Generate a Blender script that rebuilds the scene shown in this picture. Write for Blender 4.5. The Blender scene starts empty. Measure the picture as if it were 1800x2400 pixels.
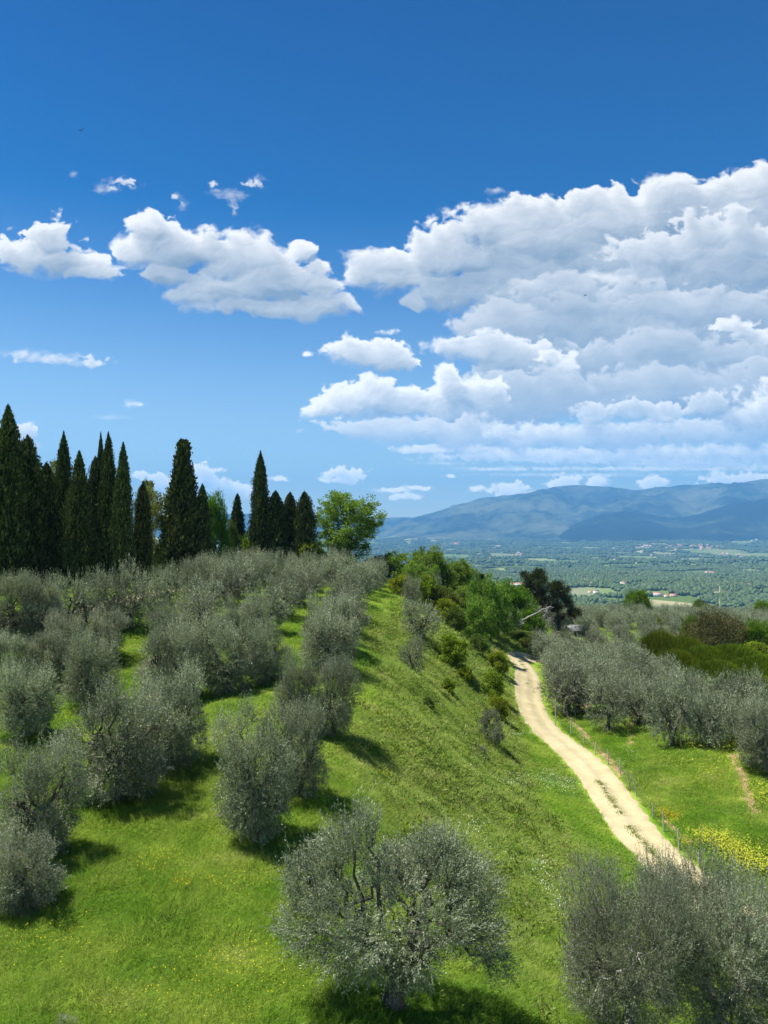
import bpy, math, random
import numpy as np
from mathutils import Vector, Matrix

# ------------------------------------------------------------------ camera, world, sun, exposure
SC = bpy.context.scene
COL = SC.collection
PITCH = math.atan(50 / 1800)
cam_d = bpy.data.cameras.new('camera')
cam_d.sensor_fit = 'HORIZONTAL'; cam_d.sensor_width = 36; cam_d.lens = 36
cam_d.clip_start = 0.1; cam_d.clip_end = 90000
cam = bpy.data.objects.new('camera', cam_d); COL.objects.link(cam)
cam.location = (0, 0, 0); cam.rotation_euler = (math.pi / 2 + PITCH, 0, 0)
SC.camera = cam

SUN_EL = math.radians(65)
SUN_AZ = math.radians(-76)            # clockwise from +Y: the sun stands on the left, a little ahead
S_DIR = Vector((math.sin(SUN_AZ) * math.cos(SUN_EL), math.cos(SUN_AZ) * math.cos(SUN_EL), math.sin(SUN_EL)))
sl = bpy.data.lights.new('sun', 'SUN'); sl.energy = 5.0; sl.angle = math.radians(0.5); sl.color = (1.0, 0.95, 0.86)
sun = bpy.data.objects.new('sun', sl); COL.objects.link(sun)
sun.rotation_euler = (-S_DIR).to_track_quat('-Z', 'Y').to_euler()

vs = SC.view_settings
vs.view_transform = 'Standard'; vs.look = 'None'; vs.gamma = 1; vs.use_curve_mapping = False
vs.exposure = 1.1
cy = SC.cycles
cy.max_bounces = 6; cy.diffuse_bounces = 2; cy.glossy_bounces = 1; cy.transmission_bounces = 3
cy.transparent_max_bounces = 8; cy.volume_bounces = 0
cy.use_denoising = True
try:
    cy.denoiser = 'OPENIMAGEDENOISE'; cy.denoising_prefilter = 'ACCURATE'
except Exception:
    pass
cy.sample_clamp_indirect = 4

# ------------------------------------------------------------------ noise
def hsh(ix, iy, seed):
    h = (ix.astype(np.uint32) * np.uint32(374761393) + iy.astype(np.uint32) * np.uint32(668265263) + np.uint32((seed * 2246822519) % 4294967296))
    h = (h ^ (h >> np.uint32(13))) * np.uint32(1274126177)
    h = h ^ (h >> np.uint32(16))
    return (h & np.uint32(0xffffff)).astype(np.float32) / np.float32(16777215)

def perlin(x, y, seed=0):
    x = np.asarray(x, np.float64); y = np.asarray(y, np.float64)
    x0 = np.floor(x); y0 = np.floor(y)
    fx = (x - x0).astype(np.float32); fy = (y - y0).astype(np.float32)
    ix = x0.astype(np.int64); iy = y0.astype(np.int64)
    def g(dx, dy):
        a = hsh(ix + dx, iy + dy, seed) * np.float32(2 * math.pi)
        return np.cos(a) * (fx - dx) + np.sin(a) * (fy - dy)
    u = fx * fx * fx * (fx * (fx * 6 - 15) + 10); v = fy * fy * fy * (fy * (fy * 6 - 15) + 10)
    a = g(0, 0); b = g(1, 0); c = g(0, 1); d = g(1, 1)
    return ((a + (b - a) * u) * (1 - v) + (c + (d - c) * u) * v) * 1.5

def fbm(x, y, octv=5, gain=0.5, lac=2.03, seed=0, billow=False):
    s = 0; a = 1.0; t = 0
    for i in range(octv):
        n = perlin(x, y, seed + i * 17)
        if billow: n = 1 - 2 * np.abs(n) ** 0.85
        s = s + a * n; t += a; a *= gain
        x = x * lac + 13.7; y = y * lac - 7.3
    return s / t

def sstep(a, b, x):
    t = np.clip((x - a) / (b - a), 0, 1); return t * t * (3 - 2 * t)

# ------------------------------------------------------------------ clouds of the sky: densities, with sunlight and shade worked into their colour
# layers of clouds, farthest first: (ellipses, seed, puff size, shade, wispiness, opacity); ellipses (cx, cy, rx, ry) lie on the
# sky plane ahead of the terrace, 1659 units to 53 degrees
LAYERS = [
 ([(750,1026,48,16),(725,1038,35,6),(600,1033,22,7),(850,1058,34,6),(905,1053,32,5),(1110,1058,46,16),(1216,1046,34,20),(1290,1040,24,14),(1410,1040,28,16),(1600,1036,80,15),
   (870,1072,40,7),(975,1028,15,4),(1030,1056,22,7),(1160,1068,70,7),(300,1025,18,12),(350,1040,36,18),(430,1036,46,30),(490,1055,50,18),(50,938,24,26),(75,962,13,9)], 7, 0.30, 0.95, 0.5, 0.9),
 ([(1400,1012,260,5),(1080,1012,90,4),(1750,1010,160,9),(560,1075,40,5),(960,1000,60,3),(1250,1025,200,4)], 8, 0.30, 0.9, 0.9, 0.6),
 ([(1000,965,130,10),(1150,985,190,13),(1350,980,220,18),(1600,975,170,20),(930,971,60,7),(1480,1000,200,8)], 9, 0.42, 0.75, 0.6, 0.9),
 # the great mass at the back
 ([(825,565,60,34),(785,590,34,22),(860,600,60,34),(950,545,85,60),(1080,485,105,55),(1200,500,150,90),(1330,465,115,75),(1450,450,105,74),(1590,445,110,80),(1680,450,90,85),
   (1000,620,100,46),(1150,620,150,72),(1300,620,200,90),(1500,600,220,120),(1700,620,170,150),(905,650,34,16),(1700,540,200,130),(1100,560,90,50),(1020,560,70,40)], 31, 1.0, 0.95, 0.75, 1.0),
 ([(1250,700,260,70),(1500,720,260,100),(1400,800,330,80),(1150,800,120,70),(1700,760,150,120)], 36, 1.1, 0.30, 0.6, 1.0),
 ([(1440,545,120,52),(1560,500,90,50),(1640,530,90,60),(1600,590,160,60),(1380,590,70,30)], 43, 0.9, 0.9, 0.6, 0.85),
 ([(1180,630,80,38),(1270,650,100,40),(1380,650,120,46),(1540,660,150,44),(1230,600,50,22)], 51, 0.8, 0.62, 0.9, 0.62),
 ([(1300,775,90,40),(1440,742,120,34),(1560,772,90,30),(1680,750,70,36)], 67, 0.9, 0.45, 1.0, 0.7),
 ([(985,745,56,20),(1050,752,80,34),(1120,780,70,44),(1190,800,60,34)], 64, 0.75, 0.8, 0.5, 0.95),
 ([(1585,700,44,16),(1630,722,44,16)], 68, 0.4, 1.2, 0.4, 0.95),
 ([(1190,765,26,16),(1222,785,22,14),(1240,762,12,8)], 66, 0.42, 1.2, 0.5, 0.9),
 ([(1090,880,170,62),(1290,860,220,60),(1500,850,240,60),(1650,850,140,62),(1000,900,100,45)], 71, 1.0, 0.22, 0.5, 1.0),
 ([(690,880,42,28),(725,862,40,32),(780,855,48,40),(830,870,48,40),(880,870,50,38),(935,880,44,36),(968,805,22,18),(975,840,36,40),(1030,860,60,45)], 80, 0.62, 1.15, 0.3, 1.0),
 ([(830,925,150,24),(960,930,140,30),(1060,945,170,30),(1300,945,200,34),(1570,930,170,36),(1700,920,120,40)], 91, 0.75, 0.45, 0.6, 0.95),
 ([(1370,885,60,26),(1440,895,50,22),(1530,880,60,30),(1600,905,60,26),(1280,895,40,24),(1110,935,60,18),(1180,940,50,22),(1260,930,60,16),(1660,890,40,30)], 94, 0.42, 0.9, 0.8, 0.72),
 ([(800,762,78,32),(742,750,34,20),(850,785,42,20),(665,762,12,7)], 98, 0.62, 1.0, 0.4, 1.0),
 ([(95,515,66,44),(50,548,54,34),(190,582,70,16),(4,530,24,32),(130,560,85,28)], 104, 0.75, 1.1, 0.45, 1.0),
 ([(320,490,62,36),(300,540,56,30),(370,545,60,36),(410,530,90,44),(520,560,110,50),(648,532,34,24),(600,612,110,46),(690,655,72,28),(450,632,75,36),(560,662,125,20),(360,590,60,26)], 112, 0.9, 1.1, 0.45, 1.0),
 ([(262,385,28,13),(235,398,18,7),(212,398,11,8),(374,416,14,7),(392,432,8,11),(535,388,26,9),(552,380,12,9),(500,412,26,10),(502,436,13,20),(455,388,13,7),(462,402,14,5),(150,366,8,5)], 120, 0.36, 0.95, 1.8, 0.75),
 ([(1080,403,26,6),(120,773,90,13),(45,762,30,9),(185,782,48,9),(285,872,26,7),(235,900,24,4),(840,715,22,8)], 131, 0.46, 0.85, 1.5, 0.8),
 ([(1900,520,220,110),(2100,640,240,90),(1950,860,300,60),(2250,900,260,50),(-220,560,130,50),(-420,640,180,60),(-300,880,160,30),(2500,600,200,70)], 140, 1.0, 0.9, 0.4, 1.0)]
def puffs(xx, yy, octv, seed):                           # round cells: cauliflower tops
    s_ = 0; a = 1.0; t = 0
    for o_ in range(octv):
        ix = np.floor(xx).astype(np.int64); iy = np.floor(yy).astype(np.int64); best = np.full(xx.shape, 9.0, np.float32)
        for dx in (-1, 0, 1):
            for dy in (-1, 0, 1):
                px_ = ix + dx + hsh(ix + dx, iy + dy, seed + o_ * 3); py_ = iy + dy + hsh(ix + dx, iy + dy, seed + 50 + o_ * 3)
                np.minimum(best, ((xx - px_) ** 2 + (yy - py_) ** 2).astype(np.float32), out=best)
        s_ = s_ + a * (1 - 1.25 * best); t += a; a *= 0.55
        xx = xx * 2.1 + 5.3; yy = yy * 2.1 + 1.7
    return s_ / t
def make_clouds():
    st = 1.5
    U0, U1, V0, V1 = -900.0, 2700.0, -100.0, 1180.0
    W = int((U1 - U0) / st); H = int((V1 - V0) / st)
    out = np.zeros((H, W, 4), np.float32)
    def boxb(a, r):
        r = max(1, int(r / st)); c = np.cumsum(np.pad(a, ((r + 1, r), (0, 0)), 'edge'), 0); a = (c[2 * r + 1:] - c[:-2 * r - 1]) / (2 * r + 1)
        c = np.cumsum(np.pad(a, ((0, 0), (r + 1, r)), 'edge'), 1); return (c[:, 2 * r + 1:] - c[:, :-2 * r - 1]) / (2 * r + 1)
    for ells, seed, ps, shade, wispy, opac in LAYERS:
        E_ = np.array(ells, float)
        bx0, bx1 = (E_[:, 0] - E_[:, 2] * 1.7).min() - 30, (E_[:, 0] + E_[:, 2] * 1.7).max() + 30
        by0, by1 = (E_[:, 1] - E_[:, 3] * 1.9).min() - 30, (E_[:, 1] + E_[:, 3] * 1.9).max() + 30
        I0, I1 = max(0, int((by0 - V0) / st)), min(H, int((by1 - V0) / st)); J0, J1 = max(0, int((bx0 - U0) / st)), min(W, int((bx1 - U0) / st))
        x = (U0 + (np.arange(J0, J1) + .5) * st).astype(np.float32); y = (V0 + (np.arange(I0, I1) + .5) * st).astype(np.float32)
        X, Y = np.meshgrid(x, y)
        wx = fbm(X / (130 * ps), Y / (85 * ps), 4, seed=seed + 5); wy = fbm(X / (130 * ps), Y / (85 * ps), 4, seed=seed + 9)
        bl = puffs((X + 45 * ps * wx) / (92 * ps), (Y + 40 * ps * wy) / (66 * ps), 4, seed)
        soft = fbm((X + 30 * ps * wx) / (170 * ps), (Y + 30 * ps * wy) / (80 * ps), 5, 0.55, seed=seed + 3)
        fine = fbm((X + 26 * ps * wx) / (44 * ps), (Y + 26 * ps * wy) / (32 * ps), 5, 0.55, seed=seed + 77)
        k = 7.0 * ps + 1
        acc = np.full(X.shape, 1e-9, np.float32); sa = np.zeros(X.shape, np.float32); vb = np.zeros(X.shape, np.float32)
        for cx, cyy, rx, ry in ells:
            xx = (X + 0.75 * min(rx, 60) * wx - cx) / rx; yy = (Y + 0.75 * min(ry, 50) * wy - cyy) / ry
            yy = np.where(yy > 0, yy * 1.15, yy)
            s = min(rx, ry * 1.5)
            e = np.exp(np.clip((1 - np.sqrt(xx * xx + yy * yy)) * s / k, -12, 14))
            acc += e; sa += e * min(s, 70); vb += e * np.clip(yy, -1.5, 1.5)
        vb /= acc; F = k * np.log(acc); S = np.clip(sa / acc, 3, 70)
        F2 = F + S * ((0.50 - 0.2 * wispy) * (bl - 0.30) + (0.45 + 0.40 * wispy) * fine + (0.40 + 0.25 * wispy) * soft)
        T = F2 / (6 + 0.26 * S + 9 * max(0.0, wispy - 1))
        wisp = np.clip(wispy * sstep(-0.25, 0.45, soft + 0.5 * wx) + 0.75 * sstep(0.0, 0.9, vb) * sstep(25, 45, S), 0, 1)
        alpha = sstep(-0.5 * wisp - 0.05, 0.42 + 1.7 * wisp, T)
        alpha = np.clip(alpha * opac, 0, 1)
        T = np.clip(T, 0, 3)
        lx, ly = -0.48, -0.87                            # towards the sun
        dens = np.clip(T, 0, 1.0) * np.clip(0.50 + 0.8 * bl + 0.6 * soft, 0.08, 1.6)
        tau = np.zeros_like(T); prev = 0; d1 = boxb(dens, 4)
        for dstep in (4, 9, 16, 26, 40, 60, 88, 120):
            dd = dstep * (0.35 + 0.65 * ps)
            b_ = d1 if dstep < 30 else boxb(dens, dd * 0.22)
            ii, jj = int(round(-ly * dd / st)), int(round(-lx * dd / st))
            sh = np.zeros_like(b_); sh[ii:, jj:] = b_[:b_.shape[0] - ii, :b_.shape[1] - jj]
            tau += sh * (dd - prev); prev = dd
        sc_ = 0.3 + 0.7 * ps
        lit = 0.48 * np.exp(-tau / (26 * sc_)) + 0.52 * np.exp(-tau / (90 * sc_))
        hgt = boxb(bl * 34 * ps + fine * 8 * ps, 2.0)
        gy, gx = np.gradient(hgt)
        rel = np.clip(-(gx * lx + gy * ly) * 0.055, -0.2, 0.22) * sstep(0.1, 0.9, T)
        b = 0.12 + 0.86 * lit + rel * (0.35 + 0.9 * lit) + 0.20 * (boxb(bl, 5) - 0.35) + 0.30 * soft
        b = b + 0.14 * np.exp(-np.clip(T, 0, 3) * 2.2)
        b = b - 0.22 * sstep(-0.1, 1.0, vb) * sstep(15, 40, S)
        b = np.clip((1.25 * b - 0.15) * (0.30 + 0.70 * shade), 0.0, 1.05)
        far = sstep(840, 1060, Y)
        el = np.arctan(np.clip(1152 - Y, 8, 2000) / 1659); bo = np.exp(6.0e-5 * (np.minimum(1480 / np.sin(el), 20500) - 3000).clip(0))   # far clouds are painted brighter to show through the haze
        col = np.zeros(X.shape + (3,), np.float32)
        for c in range(3):
            s_ = (0.235, 0.32, 0.42)[c] * (1 - far) + (0.215, 0.36, 0.60)[c] * far  # far clouds get a bluish haze tint in their colour
            l_ = (0.95, 0.95, 0.94)[c] * (1 - far) + (0.78, 0.785, 0.79)[c] * far
            col[..., c] = (s_ + (l_ - s_) * b) * bo ** (0.98, 0.92, 0.74)[c]
        O = out[I0:I1, J0:J1]
        a0 = O[..., 3]; an = alpha + a0 * (1 - alpha)
        for c in range(3):
            O[..., c] = np.where(an > 1e-5, (col[..., c] * alpha + O[..., c] * a0 * (1 - alpha)) / np.maximum(an, 1e-5), col[..., c])
        O[..., 3] = an
    X = (U0 + (np.arange(W) + .5) * st)[None]; Y = (V0 + (np.arange(H) + .5) * st)[:, None]
    out[..., 3] *= sstep(0, 60, X - U0) * sstep(0, 60, U1 - X) * sstep(0, 60, Y - V0)
    img = bpy.data.images.new('cloud_lit_colours', W, H, alpha=True, float_buffer=True)
    img.colorspace_settings.name = 'Non-Color'
    img.alpha_mode = 'CHANNEL_PACKED'
    img.pixels.foreach_set(np.ascontiguousarray(out[::-1]).ravel())
    img.update(); 
    try: img.pack()
    except Exception: pass
    # plane coordinates: u = x/|y|, v = z/|y|
    s = 1659.0
    return img, ((U0 - s / 2) / s, (U1 - s / 2) / s), ((1152.0 - V1) / s, (1152.0 - V0) / s)

world = bpy.data.worlds.new('World'); SC.world = world; world.use_nodes = True
nt = world.node_tree; nt.nodes.clear(); L = nt.links
def N(tree, t, **kw):
    n = tree.nodes.new(t)
    for k_, v_ in kw.items(): setattr(n, k_, v_)
    return n
def M(tree, op, a, b=None, c=None):
    n = N(tree, 'ShaderNodeMath', operation=op)
    for i, v in enumerate((a, b, c)):
        if v is None: continue
        if isinstance(v, (int, float)): n.inputs[i].default_value = v
        else: tree.links.new(v, n.inputs[i])
    return n.outputs[0]
sky = N(nt, 'ShaderNodeTexSky', sky_type='NISHITA')
sky.sun_disc = False; sky.sun_elevation = SUN_EL; sky.sun_rotation = SUN_AZ
sky.altitude = 300; sky.air_density = 1.15; sky.dust_density = 0.1; sky.ozone_density = 4.0
hs = N(nt, 'ShaderNodeHueSaturation'); hs.inputs['Saturation'].default_value = 1.45; hs.inputs['Value'].default_value = 0.92
tc0 = N(nt, 'ShaderNodeTexCoord'); sp0 = N(nt, 'ShaderNodeSeparateXYZ'); L.new(tc0.outputs['Generated'], sp0.inputs[0])
def curve(pts):
    c_ = N(nt, 'ShaderNodeValToRGB')
    while len(c_.color_ramp.elements) < len(pts): c_.color_ramp.elements.new(0.5)
    for e_, (p_, v_) in zip(c_.color_ramp.elements, pts): e_.position = p_; e_.color = (v_ / 2, v_ / 2, v_ / 2, 1)
    L.new(M(nt, 'MAXIMUM', sp0.outputs[2], 0.0), c_.inputs[0]); return M(nt, 'MULTIPLY', c_.outputs[0], 2.0)
L.new(curve([(0.0, 0.75), (0.18, 1.0), (0.40, 1.5), (0.62, 1.65)]), hs.inputs['Saturation'])
L.new(curve([(0.0, 1.6), (0.18, 1.32), (0.40, 0.88), (0.62, 0.70)]), hs.inputs['Value'])
L.new(sky.outputs[0], hs.inputs['Color'])
tn = N(nt, 'ShaderNodeMix', data_type='RGBA', blend_type='MIX'); L.new(M(nt, 'MULTIPLY', M(nt, 'MAXIMUM', sp0.outputs[2], 0.0), 1.6), tn.inputs[0])
tn.inputs[6].default_value = (0.90, 1.02, 0.98, 1); tn.inputs[7].default_value = (0.62, 0.80, 1.06, 1)
tm = N(nt, 'ShaderNodeMix', data_type='RGBA', blend_type='MULTIPLY'); tm.inputs[0].default_value = 1.0; L.new(hs.outputs[0], tm.inputs[6]); L.new(tn.outputs[2], tm.inputs[7])
bg1 = N(nt, 'ShaderNodeBackground'); bg1.inputs[1].default_value = 0.05
L.new(tm.outputs[2], bg1.inputs[0])
img, (ua, ub), (va, vb) = make_clouds()
tc = N(nt, 'ShaderNodeTexCoord'); sp = N(nt, 'ShaderNodeSeparateXYZ'); L.new(tc.outputs['Generated'], sp.inputs[0])
ay = M(nt, 'MAXIMUM', M(nt, 'ABSOLUTE', sp.outputs[1]), 0.001)
uu = M(nt, 'DIVIDE', M(nt, 'SUBTRACT', M(nt, 'DIVIDE', sp.outputs[0], ay), ua), ub - ua)
vv = M(nt, 'DIVIDE', M(nt, 'SUBTRACT', M(nt, 'DIVIDE', sp.outputs[2], ay), va), vb - va)
cb = N(nt, 'ShaderNodeCombineXYZ'); L.new(uu, cb.inputs[0]); L.new(vv, cb.inputs[1])
it = N(nt, 'ShaderNodeTexImage', image=img, extension='CLIP', interpolation='Linear'); L.new(cb.outputs[0], it.inputs[0])
bg2 = N(nt, 'ShaderNodeBackground'); bg2.inputs[1].default_value = 0.52; L.new(it.outputs['Color'], bg2.inputs[0])
mx = N(nt, 'ShaderNodeMixShader'); L.new(it.outputs['Alpha'], mx.inputs[0]); L.new(bg1.outputs[0], mx.inputs[1]); L.new(bg2.outputs[0], mx.inputs[2])
wo = N(nt, 'ShaderNodeOutputWorld'); L.new(mx.outputs[0], wo.inputs[0])
world.cycles.sampling_method = 'MANUAL'; world.cycles.sample_map_resolution = 512

# ------------------------------------------------------------------ helpers
def tag(o, label=None, cat=None, group=None, kind=None):
    for k_, v_ in (('label', label), ('category', cat), ('group', group), ('kind', kind)):
        if v_: o[k_] = v_
    return o

def np_mesh(name, V, Fq=None, Ft=None, mats=(), attrs=None, smooth=False, midx=None):
    """mesh from arrays: Fq (n,4) quads, Ft (m,3) tris; attrs name -> per-vertex floats"""
    me = bpy.data.meshes.new(name)
    V = np.asarray(V, np.float32)
    parts = []; sizes = []
    if Fq is not None and len(Fq): parts.append(np.asarray(Fq, np.int32).ravel()); sizes.append(np.full(len(Fq), 4, np.int32))
    if Ft is not None and len(Ft): parts.append(np.asarray(Ft, np.int32).ravel()); sizes.append(np.full(len(Ft), 3, np.int32))
    loops = np.concatenate(parts) if parts else np.zeros(0, np.int32)
    sz = np.concatenate(sizes) if sizes else np.zeros(0, np.int32)
    me.vertices.add(len(V)); me.vertices.foreach_set('co', V.ravel())
    if len(sz):
        me.loops.add(len(loops)); me.loops.foreach_set('vertex_index', loops)
        me.polygons.add(len(sz))
        me.polygons.foreach_set('loop_start', np.r_[0, np.cumsum(sz)[:-1]].astype(np.int32))
        if smooth: me.polygons.foreach_set('use_smooth', np.ones(len(sz), bool))
        if midx is not None: me.polygons.foreach_set('material_index', np.asarray(midx, np.int32))
    for m in mats: me.materials.append(m)
    for k_, v_ in (attrs or {}).items():
        v_ = np.asarray(v_, np.float32)
        a = me.attributes.new(k_, 'FLOAT', 'POINT'); a.data.foreach_set('value', v_.ravel())
    me.update(calc_edges=True)
    return me

def obj(name, me, parent=None, loc=None):
    o = bpy.data.objects.new(name, me); COL.objects.link(o)
    if parent: o.parent = parent
    if loc is not None: o.location = loc
    return o

def empty(name, loc, rz=0, s=1.0):
    o = bpy.data.objects.new(name, None); COL.objects.link(o)
    o.location = loc; o.rotation_euler = (0, 0, rz)
    o.scale = s if hasattr(s, '__len__') else (s, s, s)
    o.empty_display_size = 0.3
    return o

class Geo:
    """collects quads and tris with one material index each"""
    def __init__(s): s.V = []; s.Q = []; s.T = []; s.n = 0; s.A = []
    def add(s, V, Q=None, T=None, a=0.5):
        V = np.asarray(V, float).reshape(-1, 3)
        s.V.append(V)
        s.A.append(np.full(len(V), a) if np.isscalar(a) else np.asarray(a))
        if Q is not None and len(Q): s.Q.append(np.asarray(Q) + s.n)
        if T is not None and len(T): s.T.append(np.asarray(T) + s.n)
        s.n += len(V)
    def mesh(s, name, mat, smooth=False):
        return np_mesh(name, np.concatenate(s.V), np.concatenate(s.Q) if s.Q else None, np.concatenate(s.T) if s.T else None,
                       [mat] if not isinstance(mat, (list, tuple)) else mat, {'rnd': np.concatenate(s.A)}, smooth)
    def tube(s, pts, rad, nseg=7, a=0.5, cap=True):
        pts = np.asarray(pts, float); rad = np.asarray(rad, float)
        t = np.gradient(pts, axis=0); t /= np.linalg.norm(t, axis=1)[:, None] + 1e-9
        up = np.array([0.13, 0.97, 0.2]); 
        if abs(t[0] @ up) > 0.9: up = np.array([1.0, 0, 0])
        ax = np.cross(t, up); ax /= np.linalg.norm(ax, axis=1)[:, None] + 1e-9
        ay_ = np.cross(t, ax)
        th = np.arange(nseg) / nseg * 2 * math.pi
        V = pts[:, None] + rad[:, None, None] * (np.cos(th)[None, :, None] * ax[:, None] + np.sin(th)[None, :, None] * ay_[:, None])
        Q = []
        for i in range(len(pts) - 1):
            for j in range(nseg):
                k_ = (j + 1) % nseg
                Q.append((i * nseg + j, i * nseg + k_, (i + 1) * nseg + k_, (i + 1) * nseg + j))
        s.add(V.reshape(-1, 3), Q, a=a)
    def box(s, c, d, rz=0, a=0.5):
        c = np.asarray(c, float); d = np.asarray(d, float) / 2
        V = np.array([(x, y, z) for z in (-1, 1) for y in (-1, 1) for x in (-1, 1)], float) * d
        R = np.array([[math.cos(rz), -math.sin(rz), 0], [math.sin(rz), math.cos(rz), 0], [0, 0, 1]])
        s.add(V @ R.T + c, [(0, 2, 3, 1), (4, 5, 7, 6), (0, 1, 5, 4), (2, 6, 7, 3), (0, 4, 6, 2), (1, 3, 7, 5)], a=a)
    def cards(s, C, Dr, length, width, rng, a=None, fold=0.0):
        """leaf-shaped quads centred at C, long axis Dr"""
        n = len(C)
        Dr = Dr / (np.linalg.norm(Dr, axis=1)[:, None] + 1e-9)
        r = rng.normal(size=(n, 3)); sd = np.cross(Dr, r); sd /= np.linalg.norm(sd, axis=1)[:, None] + 1e-9
        l = (np.broadcast_to(length, n) * (0.7 + 0.6 * rng.random(n)))[:, None]; w = (np.broadcast_to(width, n) * (0.7 + 0.6 * rng.random(n)))[:, None]
        p0 = C - Dr * l / 2; p2 = C + Dr * l / 2; mid = C - Dr * l * 0.05
        V = np.stack([p0, mid + sd * w / 2, p2, mid - sd * w / 2], 1).reshape(-1, 3)
        Q = np.arange(n * 4).reshape(n, 4)
        if a is None: a = rng.random(n)
        s.add(V, Q, a=np.repeat(a, 4))

def sph(n, rng):
    v = rng.normal(size=(n, 3)); return v / np.linalg.norm(v, axis=1)[:, None]

# ------------------------------------------------------------------ terrain
def ray(px, py):
    x = (px - 900) / 1800; z = (1200 - py) / 1800
    c, s = math.cos(PITCH), math.sin(PITCH)
    return x, c - s * z, s + c * z
def PT(px, py, D):
    x, y, z = ray(px, py); k_ = D / y; return (x * k_, D, z * k_)
CP = [(910,2370,16),(100,2380,16),(60,2130,20),(290,1870,27),(600,1960,24),(530,1625,40),(800,1745,32),(870,1500,55),(915,1400,80),
(560,1372,84),(150,1442,50),(480,1382,70),(30,1470,45),(320,1520,47),(100,1700,35),(200,1372,75),(820,1335,98),(965,1575,46),(985,1495,60),
(900,1900,26),(1000,1800,34),(1100,1950,32),(1080,2100,24.5),(1100,2300,18),(1300,2250,22),(1300,1900,41),(1200,1800,47),(1120,1830,42),
(1560,2050,35),(1790,2180,30),(1450,1900,42),(1330,1740,53.6),(1240,1650,64),(1235,1552,81),(1060,1480,67),(1150,1600,64),(1170,1700,55.5),
(1700,1950,37),(1600,1750,49),(1750,1800,44.6),(1300,1650,61),(1400,1456,140),(1750,1470,128),(1300,1478,108),(1600,1560,76),(1430,2420,18),(1690,2420,19),
(1000,1400,92),(950,1640,38),(1130,1520,75),(1160,1450,92),(1060,1720,44),(1080,1600,57)]
tp = [PT(*c) for c in CP]
tp += [(-80,75,-4.5),(-70,40,-5),(-30,10,-9),(-40,25,-7.5),(-40,100,-5),(-20,110,-6),(0,125,-10),(20,140,-17),(-10,0,-10),(10,0,-11.5),(24,8,-14),(16,19,-14.2),(0,-20,-11),(60,0,-15),(80,48,-15),(96,96,-15),(80,144,-17),(48,152,-17.5),(16,94,-15),(32,24,-15.5),(-60,150,-10),(0,180,-16),(-60,-30,-10),(60,-30,-15),(60,190,-20)]
tp = np.array(tp)
def phi(r2): return 0.5 * r2 * np.log(r2 + 1e-6)
_n = len(tp); _A = np.zeros((_n + 3, _n + 3))
_A[:_n, :_n] = phi(((tp[:, None, :2] - tp[None, :, :2]) ** 2).sum(-1) / 100) + np.eye(_n) * 0.15
_A[:_n, _n] = 1; _A[:_n, _n + 1:] = tp[:, :2] / 10; _A[_n, :_n] = 1; _A[_n + 1:, :_n] = tp[:, :2].T / 10
_W = np.linalg.solve(_A, np.r_[tp[:, 2], 0, 0, 0])
def h_near(x, y):
    z = _W[_n] + _W[_n + 1] * x / 10 + _W[_n + 2] * y / 10
    for i in range(_n): z = z + _W[i] * phi(((x - tp[i, 0]) ** 2 + (y - tp[i, 1]) ** 2) / 100)
    return z
def h_far(x, y):
    r = np.hypot(x, y)
    base = np.interp(r, [0, 150, 230, 420, 700, 1200, 2500, 6000, 7500, 9000, 11000, 14000, 50000], [-15, -17.5, -31, -64, -112, -160, -188, -203, -198, -172, -120, -70, -60])
    am = sstep(400, 1600, r)
    u = fbm(x / 900, y / 700, 4, 0.45, seed=101)
    return base + am * (u * 42 + 10) * (1 + 0.55 * sstep(6000, 10000, r)) * sstep(16000, 13000, r)
def height(x, y):
    shp = np.shape(x)
    x = np.atleast_1d(np.asarray(x, float)).ravel(); y = np.atleast_1d(np.asarray(y, float)).ravel()
    r = np.hypot(x, y)
    wr = sstep(148, 250, r + 0 * x)
    z = h_far(x, y)
    m = wr < 1
    if m.any():
        xn = x[m]; yn = y[m]; rn = r[m]
        q = np.minimum(1, 215 / np.maximum(rn, 1e-6))
        hz = tab(HT, xn, yn)
        bump = 0.07 * perlin(xn / 1.3, yn / 1.3, 3) + 0.16 * perlin(xn / 4.5, yn / 4.5, 4) * sstep(12, 30, rn)
        bump = bump * sstep(1.2, 2.2, tab(RT_, xn, yn))
        hz = hz + bump
        z[m] = hz * (1 - wr[m]) + (z[m]) * wr[m]
    return z.reshape(shp)

# centre line of the white road (photo points on smooth ground)
def hit0(px, py, hf, dmin=9.0):
    x, y, z = ray(px, py)
    D = np.exp(np.linspace(math.log(dmin), math.log(12000), 420))
    h = hf(x / y * D, D); k_ = np.where(z / y * D < h)[0]
    if not len(k_) or k_[0] == 0: return None
    i = k_[0]; d0 = z / y * D[i - 1] - h[i - 1]; d1 = z / y * D[i] - h[i]
    b = D[i - 1] + (D[i] - D[i - 1]) * d0 / (d0 - d1 + 1e-12)
    return (x / y * b, b)
RC_PX = [(1800,2190),(1720,2140),(1650,2095),(1590,2053),(1552,2017),(1512,1981),(1480,1940),(1453,1898),(1428,1862),(1402,1825),(1372,1789),(1330,1753),(1285,1717),(1252,1681),(1240,1645),(1237,1610),(1237,1580)]
RC = [hit0(p[0], p[1], lambda x, y: h_near(x, y)) for p in RC_PX]
RC = [(RC[0][0] + 28, RC[0][1] - 11), (RC[0][0] + 11, RC[0][1] - 5)] + RC + [(RC[-1][0] + 0.5, 80.5), (RC[-1][0] + 2.4, 83), (RC[-1][0] + 7, 85.5), (RC[-1][0] + 14, 87)]
RC = np.array(RC)
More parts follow.
